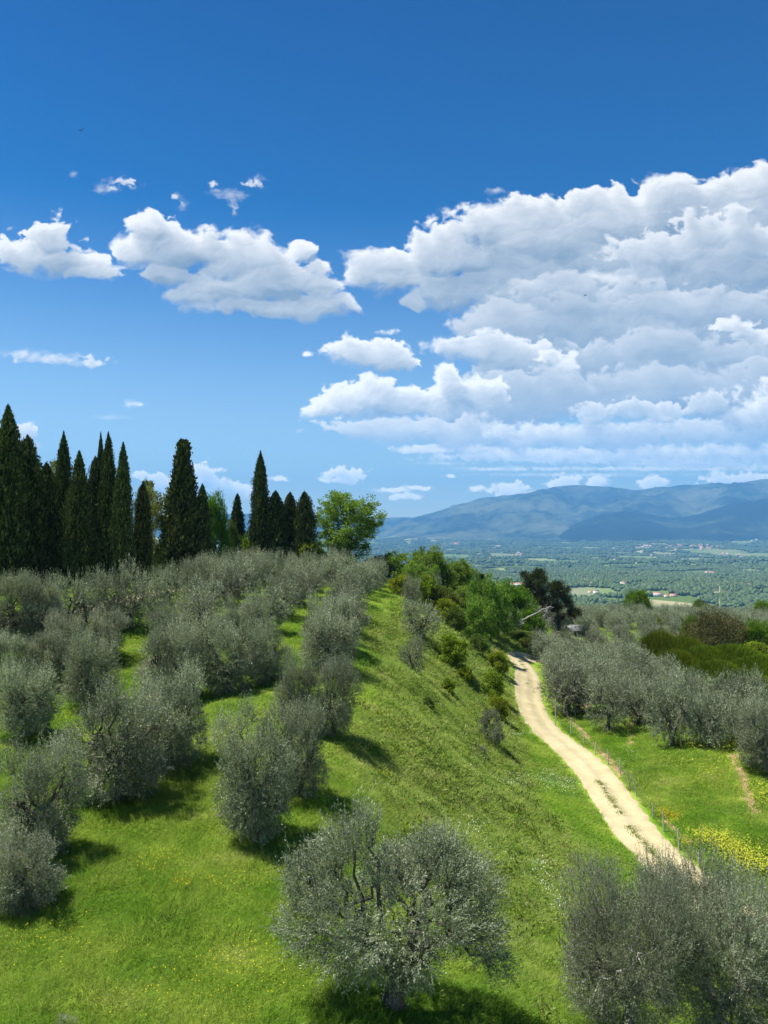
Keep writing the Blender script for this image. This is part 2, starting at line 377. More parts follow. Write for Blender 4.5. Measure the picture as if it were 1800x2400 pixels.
def smooth_line(P, step, it=3):
    P = np.asarray(P, float)
    d = np.r_[0, np.cumsum(np.hypot(*np.diff(P[:, :2], axis=0).T))]
    t = np.arange(0, d[-1], step)
    Q = np.stack([np.interp(t, d, P[:, i]) for i in range(P.shape[1])], 1)
    w = int(1.6 / step)
    for _ in range(it):
        pad = np.pad(Q, ((w, w), (0, 0)), 'edge'); ker = np.ones(2 * w + 1) / (2 * w + 1)
        Q2 = np.stack([np.convolve(pad[:, i], ker, 'valid') for i in range(Q.shape[1])], 1)
        Q = Q2; w = max(1, w // 2)
    return Q
RLINE = smooth_line(RC, 0.25, 2)
def road_dist(x, y):
    out = np.full(len(x), 99.0)
    m = (x > 3) & (y > 8) & (y < 130)
    if m.any():
        P = RLINE[::4]; xs = x[m]; ys = y[m]; best = np.full(len(xs), 99.0)
        for i in range(0, len(P) - 1):
            a = P[i]; b = P[i + 1]; dx, dy = b - a; l2 = dx * dx + dy * dy + 1e-9
            t = np.clip(((xs - a[0]) * dx + (ys - a[1]) * dy) / l2, 0, 1)
            d = np.hypot(xs - a[0] - t * dx, ys - a[1] - t * dy); np.minimum(best, d, out=best)
        out[m] = best
    return out
TX0, TY0, TS = -115.0, -65.0, 0.5
_gx, _gy = np.meshgrid(TX0 + TS * np.arange(500), TY0 + TS * np.arange(660))
HT = np.clip(h_near(np.clip(_gx, -110, 130), np.clip(_gy, -60, 200)), -22, -3.5)
RT_ = road_dist(_gx.ravel(), _gy.ravel()).reshape(_gx.shape)
def tab(A, x, y):
    u = np.clip((x - TX0) / TS, 0, A.shape[1] - 1.001); v = np.clip((y - TY0) / TS, 0, A.shape[0] - 1.001)
    i = u.astype(int); j = v.astype(int); fu = u - i; fv = v - j
    return (A[j, i] * (1 - fu) + A[j, i + 1] * fu) * (1 - fv) + (A[j + 1, i] * (1 - fu) + A[j + 1, i + 1] * fu) * fv
def rdist(x, y): return tab(RT_, x, y)
def hit(px, py, dmin=9.0):
    return hit0(px, py, height, dmin)
def H1(x, y): return float(height(np.array([x]), np.array([y]))[0])

# white track behind the upper left olives
TR_PX = [(-60,1483),(40,1456),(150,1443),(250,1430),(350,1407),(440,1394),(520,1378),(590,1362)]
TLINE = smooth_line(np.array([(PT(a, b, D)[0], D) for (a, b), D in zip(TR_PX, (44.5, 46.5, 49.5, 54, 62, 69, 77, 86))]), 0.4, 2)

# dry/bank attribute and dirt
def zones(x, y):
    n = fbm(x / 9, y / 9, 4, seed=41)
    # steep bank between terrace and road field is rougher
    e = 0.6
    g = np.hypot(tab(HT, x + e, y) - tab(HT, x - e, y), tab(HT, x, y + e) - tab(HT, x, y - e)) / (2 * e)
    steep = sstep(0.27, 0.46, g) * (np.hypot(x, y) < 130) * (y > 12)
    dry = np.clip(0.75 * steep + 0.55 * np.clip(n, 0, 1), 0, 1)
    return dry, steep

# ------------------------------------------------------------------ materials
def mat(name):
    m = bpy.data.materials.new(name); m.use_nodes = True; m.node_tree.nodes.clear(); return m
def ramp(t, fac, stops, mode='LINEAR'):
    r = N(t, 'ShaderNodeValToRGB'); r.color_ramp.interpolation = mode
    while len(r.color_ramp.elements) < len(stops): r.color_ramp.elements.new(0.5)
    for e, (p, c) in zip(r.color_ramp.elements, stops):
        e.position = p; e.color = (*c, 1)
    t.links.new(fac, r.inputs[0]); return r.outputs[0]
def noise(t, scale, detail=4, rough=0.55, vec=None, dist=0.0):
    n = N(t, 'ShaderNodeTexNoise'); n.inputs['Scale'].default_value = scale; n.inputs['Detail'].default_value = detail
    n.inputs['Roughness'].default_value = rough; n.inputs['Distortion'].default_value = dist
    if vec is not None: t.links.new(vec, n.inputs['Vector'])
    return n.outputs['Fac']
def mixc(t, f, a, b, mode='MIX'):
    n = N(t, 'ShaderNodeMix', data_type='RGBA', blend_type=mode)
    for i, v in ((0, f), (6, a), (7, b)):
        if isinstance(v, (int, float)): n.inputs[i].default_value = v
        elif isinstance(v, tuple): n.inputs[i].default_value = (*v, 1)
        else: t.links.new(v, n.inputs[i])
    return n.outputs[2]
def attr(t, name, typ='GEOMETRY'):
    a = N(t, 'ShaderNodeAttribute', attribute_name=name, attribute_type=typ); return a.outputs['Fac']
def simple(name, col, rough=0.8, var=0.25, scale=3.0, bump=0.0, metal=0.0):
    m = mat(name); t = m.node_tree
    g = N(t, 'ShaderNodeTexCoord').outputs['Object']
    n = noise(t, scale, 5, 0.6, g)
    c = ramp(t, n, [(0.3, tuple(v * (1 - var) for v in col)), (0.7, tuple(min(1, v * (1 + var)) for v in col))])
    p = N(t, 'ShaderNodeBsdfPrincipled'); p.inputs['Roughness'].default_value = rough; p.inputs['Metallic'].default_value = metal
    t.links.new(c, p.inputs['Base Color'])
    if bump:
        b = N(t, 'ShaderNodeBump'); b.inputs['Strength'].default_value = bump; b.inputs['Distance'].default_value = 0.03
        t.links.new(n, b.inputs['Height']); t.links.new(b.outputs[0], p.inputs['Normal'])
    o = N(t, 'ShaderNodeOutputMaterial'); t.links.new(p.outputs[0], o.inputs[0]); return m

def leaf_mat(name, dark, mid, light, trans=0.35, under=None, ovar=0.25, tcol=None, gloss=0.0):
    """foliage: per-leaf colour spread, per-tree spread, a translucent share, optional pale underside"""
    m = mat(name); t = m.node_tree
    f = attr(t, 'rnd')
    c = ramp(t, f, [(0.0, dark), (0.5, mid), (1.0, light)])
    oi = N(t, 'ShaderNodeObjectInfo').outputs['Random']
    g = N(t, 'ShaderNodeNewGeometry')
    nz = noise(t, 0.35, 3, 0.6, g.outputs['Position'])
    k_ = M(t, 'ADD', M(t, 'MULTIPLY', oi, ovar), M(t, 'MULTIPLY', nz, 0.5))
    k_ = M(t, 'ADD', k_, 0.75 - ovar / 2)
    hsv = N(t, 'ShaderNodeHueSaturation'); t.links.new(c, hsv.inputs['Color']); t.links.new(k_, hsv.inputs['Value'])
    hu = M(t, 'ADD', M(t, 'MULTIPLY', M(t, 'SUBTRACT', oi, 0.5), 0.03), 0.5); t.links.new(hu, hsv.inputs['Hue'])
    col = hsv.outputs[0]
    if under:
        col = mixc(t, M(t, 'MULTIPLY', g.outputs['Backfacing'], 0.8), col, under)
    d = N(t, 'ShaderNodeBsdfDiffuse'); t.links.new(col, d.inputs[0])
    tr = N(t, 'ShaderNodeBsdfTranslucent')
    tcn = mixc(t, 1.0, col, tcol or (1.0, 1.0, 0.6), 'MULTIPLY'); t.links.new(tcn, tr.inputs[0])
    mx_ = N(t, 'ShaderNodeMixShader'); mx_.inputs[0].default_value = trans
    t.links.new(d.outputs[0], mx_.inputs[1]); t.links.new(tr.outputs[0], mx_.inputs[2])
    out = mx_.outputs[0]
    if gloss:
        gl = N(t, 'ShaderNodeBsdfGlossy'); gl.inputs['Roughness'].default_value = 0.45; gl.inputs[0].default_value = (0.9, 0.95, 1, 1)
        m2 = N(t, 'ShaderNodeMixShader'); m2.inputs[0].default_value = gloss
        t.links.new(out, m2.inputs[1]); t.links.new(gl.outputs[0], m2.inputs[2]); out = m2.outputs[0]
    o = N(t, 'ShaderNodeOutputMaterial'); t.links.new(out, o.inputs[0]); return m

M_OLIVE = leaf_mat('olive_leaf', (0.06, 0.080, 0.036), (0.19, 0.228, 0.13), (0.37, 0.41, 0.275), 0.28, under=(0.21, 0.235, 0.175), ovar=0.5, gloss=0.02)
M_CYP = leaf_mat('cypress_foliage', (0.012, 0.02, 0.008), (0.055, 0.078, 0.026), (0.19, 0.215, 0.075), 0.1, ovar=0.25)
M_BROAD = leaf_mat('broad_leaf', (0.07, 0.14, 0.022), (0.145, 0.25, 0.04), (0.25, 0.36, 0.07), 0.45, ovar=0.3)
M_LIME = leaf_mat('spring_leaf', (0.10, 0.15, 0.012), (0.17, 0.24, 0.02), (0.27, 0.33, 0.04), 0.42, ovar=0.2)
M_MAPLE = leaf_mat('maple_leaf', (0.05, 0.11, 0.012), (0.10, 0.20, 0.02), (0.17, 0.28, 0.03), 0.42, ovar=0.2)
M_DARKB = leaf_mat('dark_broad_leaf', (0.045, 0.075, 0.016), (0.095, 0.14, 0.03), (0.16, 0.21, 0.05), 0.38, ovar=0.3)
M_PALE = leaf_mat('pale_leaf', (0.10, 0.12, 0.035), (0.19, 0.22, 0.07), (0.30, 0.32, 0.12), 0.35, ovar=0.2)
M_PINE = leaf_mat('pine_needles', (0.02, 0.032, 0.010), (0.045, 0.06, 0.018), (0.09, 0.10, 0.03), 0.15, ovar=0.2)
M_PINEB = leaf_mat('flowering_pine_needles', (0.035, 0.055, 0.018), (0.085, 0.095, 0.034), (0.17, 0.15, 0.06), 0.15, ovar=0.2)
M_BROOM = leaf_mat('broom_stems', (0.05, 0.08, 0.006), (0.10, 0.145, 0.010), (0.17, 0.22, 0.02), 0.3, ovar=0.2)
M_TWIG = simple('dry_twigs', (0.22, 0.19, 0.15), 0.9, 0.3, 8)

def bark_mat(name, a, b, sc=14.0):
    m = mat(name); t = m.node_tree
    tcn = N(t, 'ShaderNodeTexCoord'); mp = N(t, 'ShaderNodeMapping'); mp.inputs['Scale'].default_value = (1, 1, 0.35)
    t.links.new(tcn.outputs['Object'], mp.inputs[0])
    n1 = noise(t, sc, 6, 0.7, mp.outputs[0]); n2 = noise(t, 3.0, 3, 0.5, tcn.outputs['Object'])
    f = M(t, 'ADD', M(t, 'MULTIPLY', n1, 0.6), M(t, 'MULTIPLY', n2, 0.4))
    c = ramp(t, f, [(0.38, a), (0.62, b)])
    p = N(t, 'ShaderNodeBsdfPrincipled'); p.inputs['Roughness'].default_value = 0.9; t.links.new(c, p.inputs['Base Color'])
    bm_ = N(t, 'ShaderNodeBump'); bm_.inputs['Strength'].default_value = 0.9; bm_.inputs['Distance'].default_value = 0.05
    t.links.new(n1, bm_.inputs['Height']); t.links.new(bm_.outputs[0], p.inputs['Normal'])
    o = N(t, 'ShaderNodeOutputMaterial'); t.links.new(p.outputs[0], o.inputs[0]); return m
M_BARK = bark_mat('olive_bark', (0.022, 0.018, 0.014), (0.15, 0.13, 0.105))
M_BARKP = bark_mat('pale_bark', (0.05, 0.045, 0.035), (0.66, 0.63, 0.55), 6)
M_BARKD = bark_mat('dark_bark', (0.03, 0.022, 0.016), (0.10, 0.08, 0.06))

def grass_cols(t, pos, rnd=None, dryf=None):
    """green of the meadow: lush, yellowish and dull patches by place"""
    n1 = noise(t, 0.11, 5, 0.6, pos); n2 = noise(t, 0.55, 5, 0.65, pos)
    f = M(t, 'ADD', M(t, 'MULTIPLY', n1, 0.45), M(t, 'MULTIPLY', n2, 0.55))
    c = ramp(t, f, [(0.30, (0.095, 0.205, 0.02)), (0.44, (0.18, 0.315, 0.032)), (0.57, (0.30, 0.40, 0.06)), (0.70, (0.44, 0.46, 0.16))])
    if dryf is not None:
        n3 = noise(t, 1.3, 4, 0.6, pos)
        dc = ramp(t, n3, [(0.3, (0.15, 0.22, 0.045)), (0.55, (0.29, 0.34, 0.10)), (0.75, (0.44, 0.40, 0.20))])
        c = mixc(t, M(t, 'MULTIPLY', dryf, 0.72), c, dc)
    return c

def ground_material():
    m = mat('meadow_ground'); t = m.node_tree
    pos = N(t, 'ShaderNodeNewGeometry').outputs['Position']
    near = grass_cols(t, pos, None, attr(t, 'dry'))
    near = mixc(t, 1.0, near, (0.85, 0.85, 0.85), 'MULTIPLY')
    soil = ramp(t, noise(t, 2.5, 5, 0.7, pos), [(0.35, (0.20, 0.13, 0.07)), (0.65, (0.42, 0.30, 0.17))])
    near = mixc(t, attr(t, 'soil'), near, soil)
    # valley: woods, fields in strips
    vor = N(t, 'ShaderNodeTexVoronoi'); vor.inputs['Scale'].default_value = 1 / 260.0; vor.inputs['Randomness'].default_value = 0.95
    mp = N(t, 'ShaderNodeMapping'); mp.inputs['Scale'].default_value = (0.6, 1.25, 0.0); t.links.new(pos, mp.inputs[0])
    t.links.new(mp.outputs[0], vor.inputs['Vector'])
    sp_ = N(t, 'ShaderNodeSeparateColor'); t.links.new(vor.outputs['Color'], sp_.inputs[0])
    fld = ramp(t, sp_.outputs[0], [(0.0, (0.05, 0.085, 0.025)), (0.3, (0.13, 0.19, 0.045)), (0.55, (0.22, 0.28, 0.08)), (0.78, (0.36, 0.33, 0.18)), (1.0, (0.16, 0.24, 0.05))])
    wood = ramp(t, noise(t, 1 / 55.0, 6, 0.7, pos), [(0.35, (0.045, 0.075, 0.03)), (0.65, (0.09, 0.135, 0.05))])
    wm = ramp(t, noise(t, 1 / 900.0, 5, 0.6, pos), [(0.47, (0, 0, 0)), (0.56, (1, 1, 1))])
    val = mixc(t, wm, fld, wood)
    fcol = ramp(t, noise(t, 1 / 420.0, 3, 0.5, pos), [(0.38, (0.13, 0.19, 0.06)), (0.5, (0.17, 0.22, 0.085)), (0.62, (0.22, 0.225, 0.13))])
    val = mixc(t, attr(t, 'field'), val, fcol)
    col = mixc(t, attr(t, 'valley'), near, val)
    p = N(t, 'ShaderNodeBsdfDiffuse'); p.inputs['Roughness'].default_value = 0.6; t.links.new(col, p.inputs[0])
    b = N(t, 'ShaderNodeBump'); b.inputs['Strength'].default_value = 0.5; b.inputs['Distance'].default_value = 0.12
    t.links.new(noise(t, 7.0, 5, 0.7, pos), b.inputs['Height']); t.links.new(b.outputs[0], p.inputs['Normal'])
    o = N(t, 'ShaderNodeOutputMaterial'); t.links.new(p.outputs[0], o.inputs[0]); return m

def grass_material():
    m = mat('grass_blades'); t = m.node_tree
    g = N(t, 'ShaderNodeNewGeometry')
    c = grass_cols(t, g.outputs['Position'], None, attr(t, 'dry', 'INSTANCER'))
    rn = attr(t, 'gr', 'INSTANCER')
    f = M(t, 'ADD', M(t, 'MULTIPLY', attr(t, 'rnd'), 0.7), M(t, 'ADD', M(t, 'MULTIPLY', rn, 0.45), 0.50))
    hsv = N(t, 'ShaderNodeHueSaturation'); t.links.new(c, hsv.inputs['Color']); t.links.new(f, hsv.inputs['Value'])
    d = N(t, 'ShaderNodeBsdfDiffuse'); t.links.new(hsv.outputs[0], d.inputs[0])
    tr = N(t, 'ShaderNodeBsdfTranslucent'); t.links.new(hsv.outputs[0], tr.inputs[0])
    x = N(t, 'ShaderNodeMixShader'); x.inputs[0].default_value = 0.45
    t.links.new(d.outputs[0], x.inputs[1]); t.links.new(tr.outputs[0], x.inputs[2])
    o = N(t, 'ShaderNodeOutputMaterial'); t.links.new(x.outputs[0], o.inputs[0]); return m
M_GROUND = ground_material(); M_GRASS = grass_material()

# ------------------------------------------------------------------ ground sheet
FIELDS = []                                              # open fields of the valley: centre, half sizes (m), height bias
def add_field(px, py, wpx, dm):
    q = hit(px, py, 420.0)
    if q: FIELDS.append((q[0], q[1], wpx / 1800 * q[1] / 2, dm))
for f_ in ((1370,1388,150,150),(1180,1378,120,120),(1725,1298,150,700),(1500,1308,120,500),(1640,1312,90,260),(1560,1300,60,300),(1060,1305,90,300),(1190,1302,80,350),(1320,1318,90,200),(1250,1345,120,160),(1600,1345,120,160),(1740,1335,70,150),(1480,1335,70,120),(1700,1360,70,110),(1530,1368,80,90)): add_field(*f_)
def field_w(x, y):
    w = np.zeros(np.shape(x))
    for cx, cy_, a, b in FIELDS:
        m = (np.abs(x - cx) < a * 1.6) & (np.abs(y - cy_) < b * 1.6)
        if not np.any(m): continue
        xx = (x[m] - cx) / a; yy = (y[m] - cy_) / b
        d = (np.abs(xx) ** 3 + np.abs(yy) ** 3) ** (1 / 3) + 0.18 * perlin(x[m] / a * 1.7, y[m] / b * 1.7, 5)
        w[m] = np.maximum(w[m], sstep(1.08, 0.92, d))
    return w
def build_ground():
    fa = np.radians(np.arange(-50, 50.01, 0.2)); ba = np.radians(np.arange(53, 307.1, 3.0))
    A = np.r_[fa, ba]
    R = [0.0, 2.0]
    while R[-1] < 250: R.append(R[-1] * 1.013 + 0.05)
    while R[-1] < 9000: R.append(R[-1] * 1.014)
    while R[-1] < 16000: R.append(R[-1] * 1.02)
    R = np.array(R); na = len(A); nr = len(R)
    X = R[:, None] * np.sin(A)[None]; Y = R[:, None] * np.cos(A)[None]
    Z = height(X, Y)
    rr = np.broadcast_to(R[:, None], X.shape)
    dry = np.zeros(X.shape); m = rr < 320
    d_, s_ = zones(X[m], Y[m]); dry[m] = d_
    valley = sstep(260, 420, rr)
    # bare soil: under the first orchard row, footpaths, the track's bank
    soil = np.zeros(X.shape)
    xs = X[m]; ys = Y[m]; so = np.zeros(len(xs))
    for P, w in SOIL:
        P = np.array(P)
        best = np.full(len(xs), 99.0)
        for i in range(len(P) - 1):
            a = P[i]; b = P[i + 1]; dx, dy = b - a
            t_ = np.clip(((xs - a[0]) * dx + (ys - a[1]) * dy) / (dx * dx + dy * dy + 1e-9), 0, 1)
            np.minimum(best, np.hypot(xs - a[0] - t_ * dx, ys - a[1] - t_ * dy), out=best)
        so = np.maximum(so, sstep(w, w * 0.45, best + 0.25 * w * perlin(xs * 1.5, ys * 1.5, 8)))
    soil[m] = so
    fl = field_w(X, Y)
    V = np.stack([X, Y, Z], -1).reshape(-1, 3)
    i, j = np.meshgrid(np.arange(nr - 1), np.arange(na), indexing='ij'); j2 = (j + 1) % na
    Q = np.stack([i * na + j, (i + 1) * na + j, (i + 1) * na + j2, i * na + j2], -1).reshape(-1, 4)[:, ::-1]
    me = np_mesh('ground', V, Q, None, [M_GROUND], {'dry': dry.ravel(), 'valley': valley.ravel(), 'soil': soil.ravel(), 'field': fl.ravel()}, smooth=True)
    o = obj('ground', me); tag(o, kind='structure'); return o
SOIL = []
def soil_px(pts, w): SOIL.append(([hit(*p) for p in pts], w))
soil_px([(1722,1770),(1738,1810),(1758,1870),(1770,1905)], 0.5)
soil_px([(1330,1680),(1370,1720),(1420,1770),(1455,1812)], 0.38)
soil_px([(1335,1640),(1362,1625),(1375,1660)], 0.9)
soil_px([(1478,1690),(1480,1750)], 0.35)
soil_px([(1560,1925),(1600,1960),(1640,2000)], 0.25)
soil_px([(1150,1500),(1160,1530)], 0.6)
SOIL.append(([(float(p[0]), float(p[1]) - 1.9) for p in TLINE[::6]], 0.9))
build_ground()

def strip(name, line, half, mat_, seed, jag, lift=0.035, ncross=17):
    """a road laid on the ground: cambered sheet with ragged edges"""
    P = line; T = np.gradient(P, axis=0); T /= np.linalg.norm(T, axis=1)[:, None]; Nn = np.stack([T[:, 1], -T[:, 0]], 1)
    s = np.arange(len(P)) * 0.25
    wl = half * (1 + 0.05 * perlin(s / 5, s * 0 + 3, seed)) + jag * perlin(s / 0.7, s * 0 + 9, seed + 1)
    wr_ = half * (1 + 0.05 * perlin(s / 5, s * 0 + 5, seed + 2)) + jag * perlin(s / 0.7, s * 0 + 1, seed + 3)
    u = np.linspace(-1, 1, ncross)
    off = np.where(u[None] < 0, u[None] * wl[:, None], u[None] * wr_[:, None])
    X = P[:, 0, None] + Nn[:, 0, None] * off; Y = P[:, 1, None] + Nn[:, 1, None] * off
    Z = height(X, Y) + lift * (1 - np.abs(u[None]) ** 6) - 0.05 * (np.abs(u[None]) ** 12) + 0.03
    Z += 0.03 * np.exp(-((np.abs(u[None]) - 0.0) / 0.16) ** 2) - 0.025 * np.exp(-((np.abs(u[None]) - 0.45) / 0.2) ** 2)
    V = np.stack([X, Y, Z], -1).reshape(-1, 3)
    i, j = np.meshgrid(np.arange(len(P) - 1), np.arange(ncross - 1), indexing='ij')
    Q = np.stack([i * ncross + j, i * ncross + j + 1, (i + 1) * ncross + j + 1, (i + 1) * ncross + j], -1).reshape(-1, 4)
    me = np_mesh(name, V, Q, None, [mat_], {'across': np.broadcast_to(np.abs(u), X.shape).ravel(), 'signed': np.broadcast_to(u, X.shape).ravel()}, smooth=True)
    o = obj(name, me); return o
def road_material():
    m = mat('pale_gravel'); t = m.node_tree
    pos = N(t, 'ShaderNodeNewGeometry').outputs['Position']
    ac = attr(t, 'across'); sg = attr(t, 'signed')
    n1 = noise(t, 0.8, 6, 0.65, pos); n2 = noise(t, 16.0, 5, 0.8, pos)
    f = M(t, 'ADD', M(t, 'MULTIPLY', n1, 0.5), M(t, 'MULTIPLY', n2, 0.5))
    c = ramp(t, f, [(0.33, (0.27, 0.23, 0.13)), (0.5, (0.42, 0.365, 0.22)), (0.68, (0.55, 0.49, 0.325))])
    # worn wheel tracks are smoother and paler, the crown of the road greyer
    trk = M(t, 'SUBTRACT', 1.0, M(t, 'MULTIPLY', M(t, 'ABSOLUTE', M(t, 'SUBTRACT', ac, 0.48)), 3.2))
    trk = M(t, 'MAXIMUM', trk, 0.0)
    c = mixc(t, M(t, 'MULTIPLY', trk, 0.5), c, (0.53, 0.445, 0.26))
    crown = M(t, 'MAXIMUM', M(t, 'SUBTRACT', 1.0, M(t, 'MULTIPLY', ac, 6.0)), 0.0)
    c = mixc(t, M(t, 'MULTIPLY', crown, 0.35), c, (0.30, 0.28, 0.19))
    edge = M(t, 'MAXIMUM', M(t, 'MULTIPLY', M(t, 'SUBTRACT', ac, 0.86), 6.0), 0.0)
    c = mixc(t, M(t, 'MULTIPLY', edge, M(t, 'MULTIPLY', n1, 1.2)), c, (0.30, 0.23, 0.12))
    p = N(t, 'ShaderNodeBsdfDiffuse'); p.inputs[1].default_value = 0.5; t.links.new(c, p.inputs[0])
    b = N(t, 'ShaderNodeBump'); b.inputs['Strength'].default_value = 0.6; b.inputs['Distance'].default_value = 0.04
    t.links.new(n2, b.inputs['Height']); t.links.new(b.outputs[0], p.inputs['Normal'])
    o = N(t, 'ShaderNodeOutputMaterial'); t.links.new(p.outputs[0], o.inputs[0]); return m
M_ROAD = road_material()
tag(strip('road', RLINE, 1.18, M_ROAD, 60, 0.16), kind='structure')
tag(strip('path', TLINE, 1.3, M_ROAD, 70, 0.12), kind='structure')

# ------------------------------------------------------------------ mountains across the valley
def mountain_material():
    m = mat('wooded_mountain'); t = m.node_tree
    pos = N(t, 'ShaderNodeNewGeometry').outputs['Position']
    n1 = noise(t, 1 / 1400.0, 6, 0.62, pos, 0.6); n2 = noise(t, 1 / 160.0, 5, 0.7, pos)
    f = M(t, 'ADD', M(t, 'MULTIPLY', n1, 0.72), M(t, 'MULTIPLY', n2, 0.28))
    f = M(t, 'ADD', f, M(t, 'MULTIPLY', M(t, 'SUBTRACT', attr(t, 'open'), 0.5), 0.24))  # open ground is paler; on the front spur this carries painted cloud shadow
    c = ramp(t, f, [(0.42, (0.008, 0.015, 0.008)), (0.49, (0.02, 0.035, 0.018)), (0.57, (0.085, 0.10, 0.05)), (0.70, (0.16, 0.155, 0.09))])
    d = N(t, 'ShaderNodeBsdfDiffuse'); t.links.new(c, d.inputs[0])
    o = N(t, 'ShaderNodeOutputMaterial'); t.links.new(d.outputs[0], o.inputs[0]); return m
M_MTN = mountain_material()
def mountain(name, crest, D, depth, back, px0, px1, seed, rough, openv, na=420, nr=120, flat=0.0):
    """crest: (px, py) skyline points of a ridge standing D metres off; foot reaches 'depth' metres towards us"""
    px = np.linspace(px0, px1, na); cp = np.array(crest, float)
    hz = np.interp(px, cp[:, 0], cp[:, 1])
    k_ = 9; hz = np.convolve(np.pad(hz, (k_, k_), 'edge'), np.ones(2 * k_ + 1) / (2 * k_ + 1), 'valid')
    top = (1250 - hz) / 1800 * D
    u = (px - 900) / 1800
    v = np.linspace(-1, 1, nr)                      # -1 foot, 0 crest, 1 back
    Yd = np.where(v < 0, D + v * depth, D + v * back)
    Xg = u[None] * Yd[:, None] * 1.0; Yg = np.broadcast_to(Yd[:, None], Xg.shape)
    prof = np.where(v < 0, (1 + v), (1 - v))
    prof = prof ** 1.25
    base = -230.0
    rg = 1 - np.abs(fbm(Xg / 2600 + seed, Yg / 3600, 5, 0.5, seed=seed)) * 2.2     # spurs and gullies
    rg2 = fbm(Xg / 700, Yg / 900, 5, 0.52, seed=seed + 7)
    w = prof[:, None] * (1 - np.clip(prof[:, None], 0, 1) ** 3 * 0.93) * 2.2
    Hh = base + (top[None] - base) * prof[:, None] * (1 + 0) + (top[None] - base) * w * (0.34 * (rg - 0.5) + rough * rg2)
    V = np.stack([Xg, Yg, Hh], -1).reshape(-1, 3)
    i, j = np.meshgrid(np.arange(nr - 1), np.arange(na - 1), indexing='ij')
    Q = np.stack([i * na + j, i * na + j + 1, (i + 1) * na + j + 1, (i + 1) * na + j], -1).reshape(-1, 4)
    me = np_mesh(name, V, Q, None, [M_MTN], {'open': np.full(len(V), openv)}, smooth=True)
    o = obj(name, me); tag(o, kind='structure'); return o
mountain('mountain_range', [(860,1262),(900,1240),(960,1215),(1050,1190),(1150,1165),(1250,1150),(1330,1141),(1400,1138),(1450,1140),(1510,1148),(1560,1146),(1600,1140),(1640,1139),(1680,1137),(1730,1130),(1800,1118),(1900,1105),(2100,1120),(2500,1160)],
         16500, 6400, 5000, 840, 2500, 211, 0.12, 0.62)
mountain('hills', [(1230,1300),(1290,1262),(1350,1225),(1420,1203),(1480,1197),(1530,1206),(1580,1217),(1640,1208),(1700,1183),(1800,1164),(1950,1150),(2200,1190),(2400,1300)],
         12200, 3200, 2600, 1230, 2400, 307, 0.10, 0.12, 300, 80)  # low open value darkens this spur: a cloud's shadow put into its colour
mountain('hills', [(-600,1232),(-100,1222),(300,1214),(560,1205),(640,1204),(760,1212),(860,1214),(940,1212),(1000,1215),(1080,1230),(1200,1262)],
         17500, 5000, 2500, -700, 1200, 419, 0.06, 0.4, 260, 50)

# ------------------------------------------------------------------ trees
LIN_W = {}
def limb(g, a, b, r0, r1, rng, sag=0.0, n=6, nseg=7, wob=0.06):
    a = np.asarray(a, float); b = np.asarray(b, float); L_ = np.linalg.norm(b - a)
    t = np.linspace(0, 1, n)[:, None]
    P = a + (b - a) * t; w = rng.normal(size=(n, 3)) * wob * L_; w[0] = 0; w[-1] = 0
    P = P + w * np.sin(t * math.pi); P[:, 2] += (np.sin(t * math.pi) * sag * L_)[:, 0]
    g.tube(P, np.linspace(r0, r1, n) * (1 + 0.12 * rng.normal(size=n)), nseg, a=rng.random()); return P

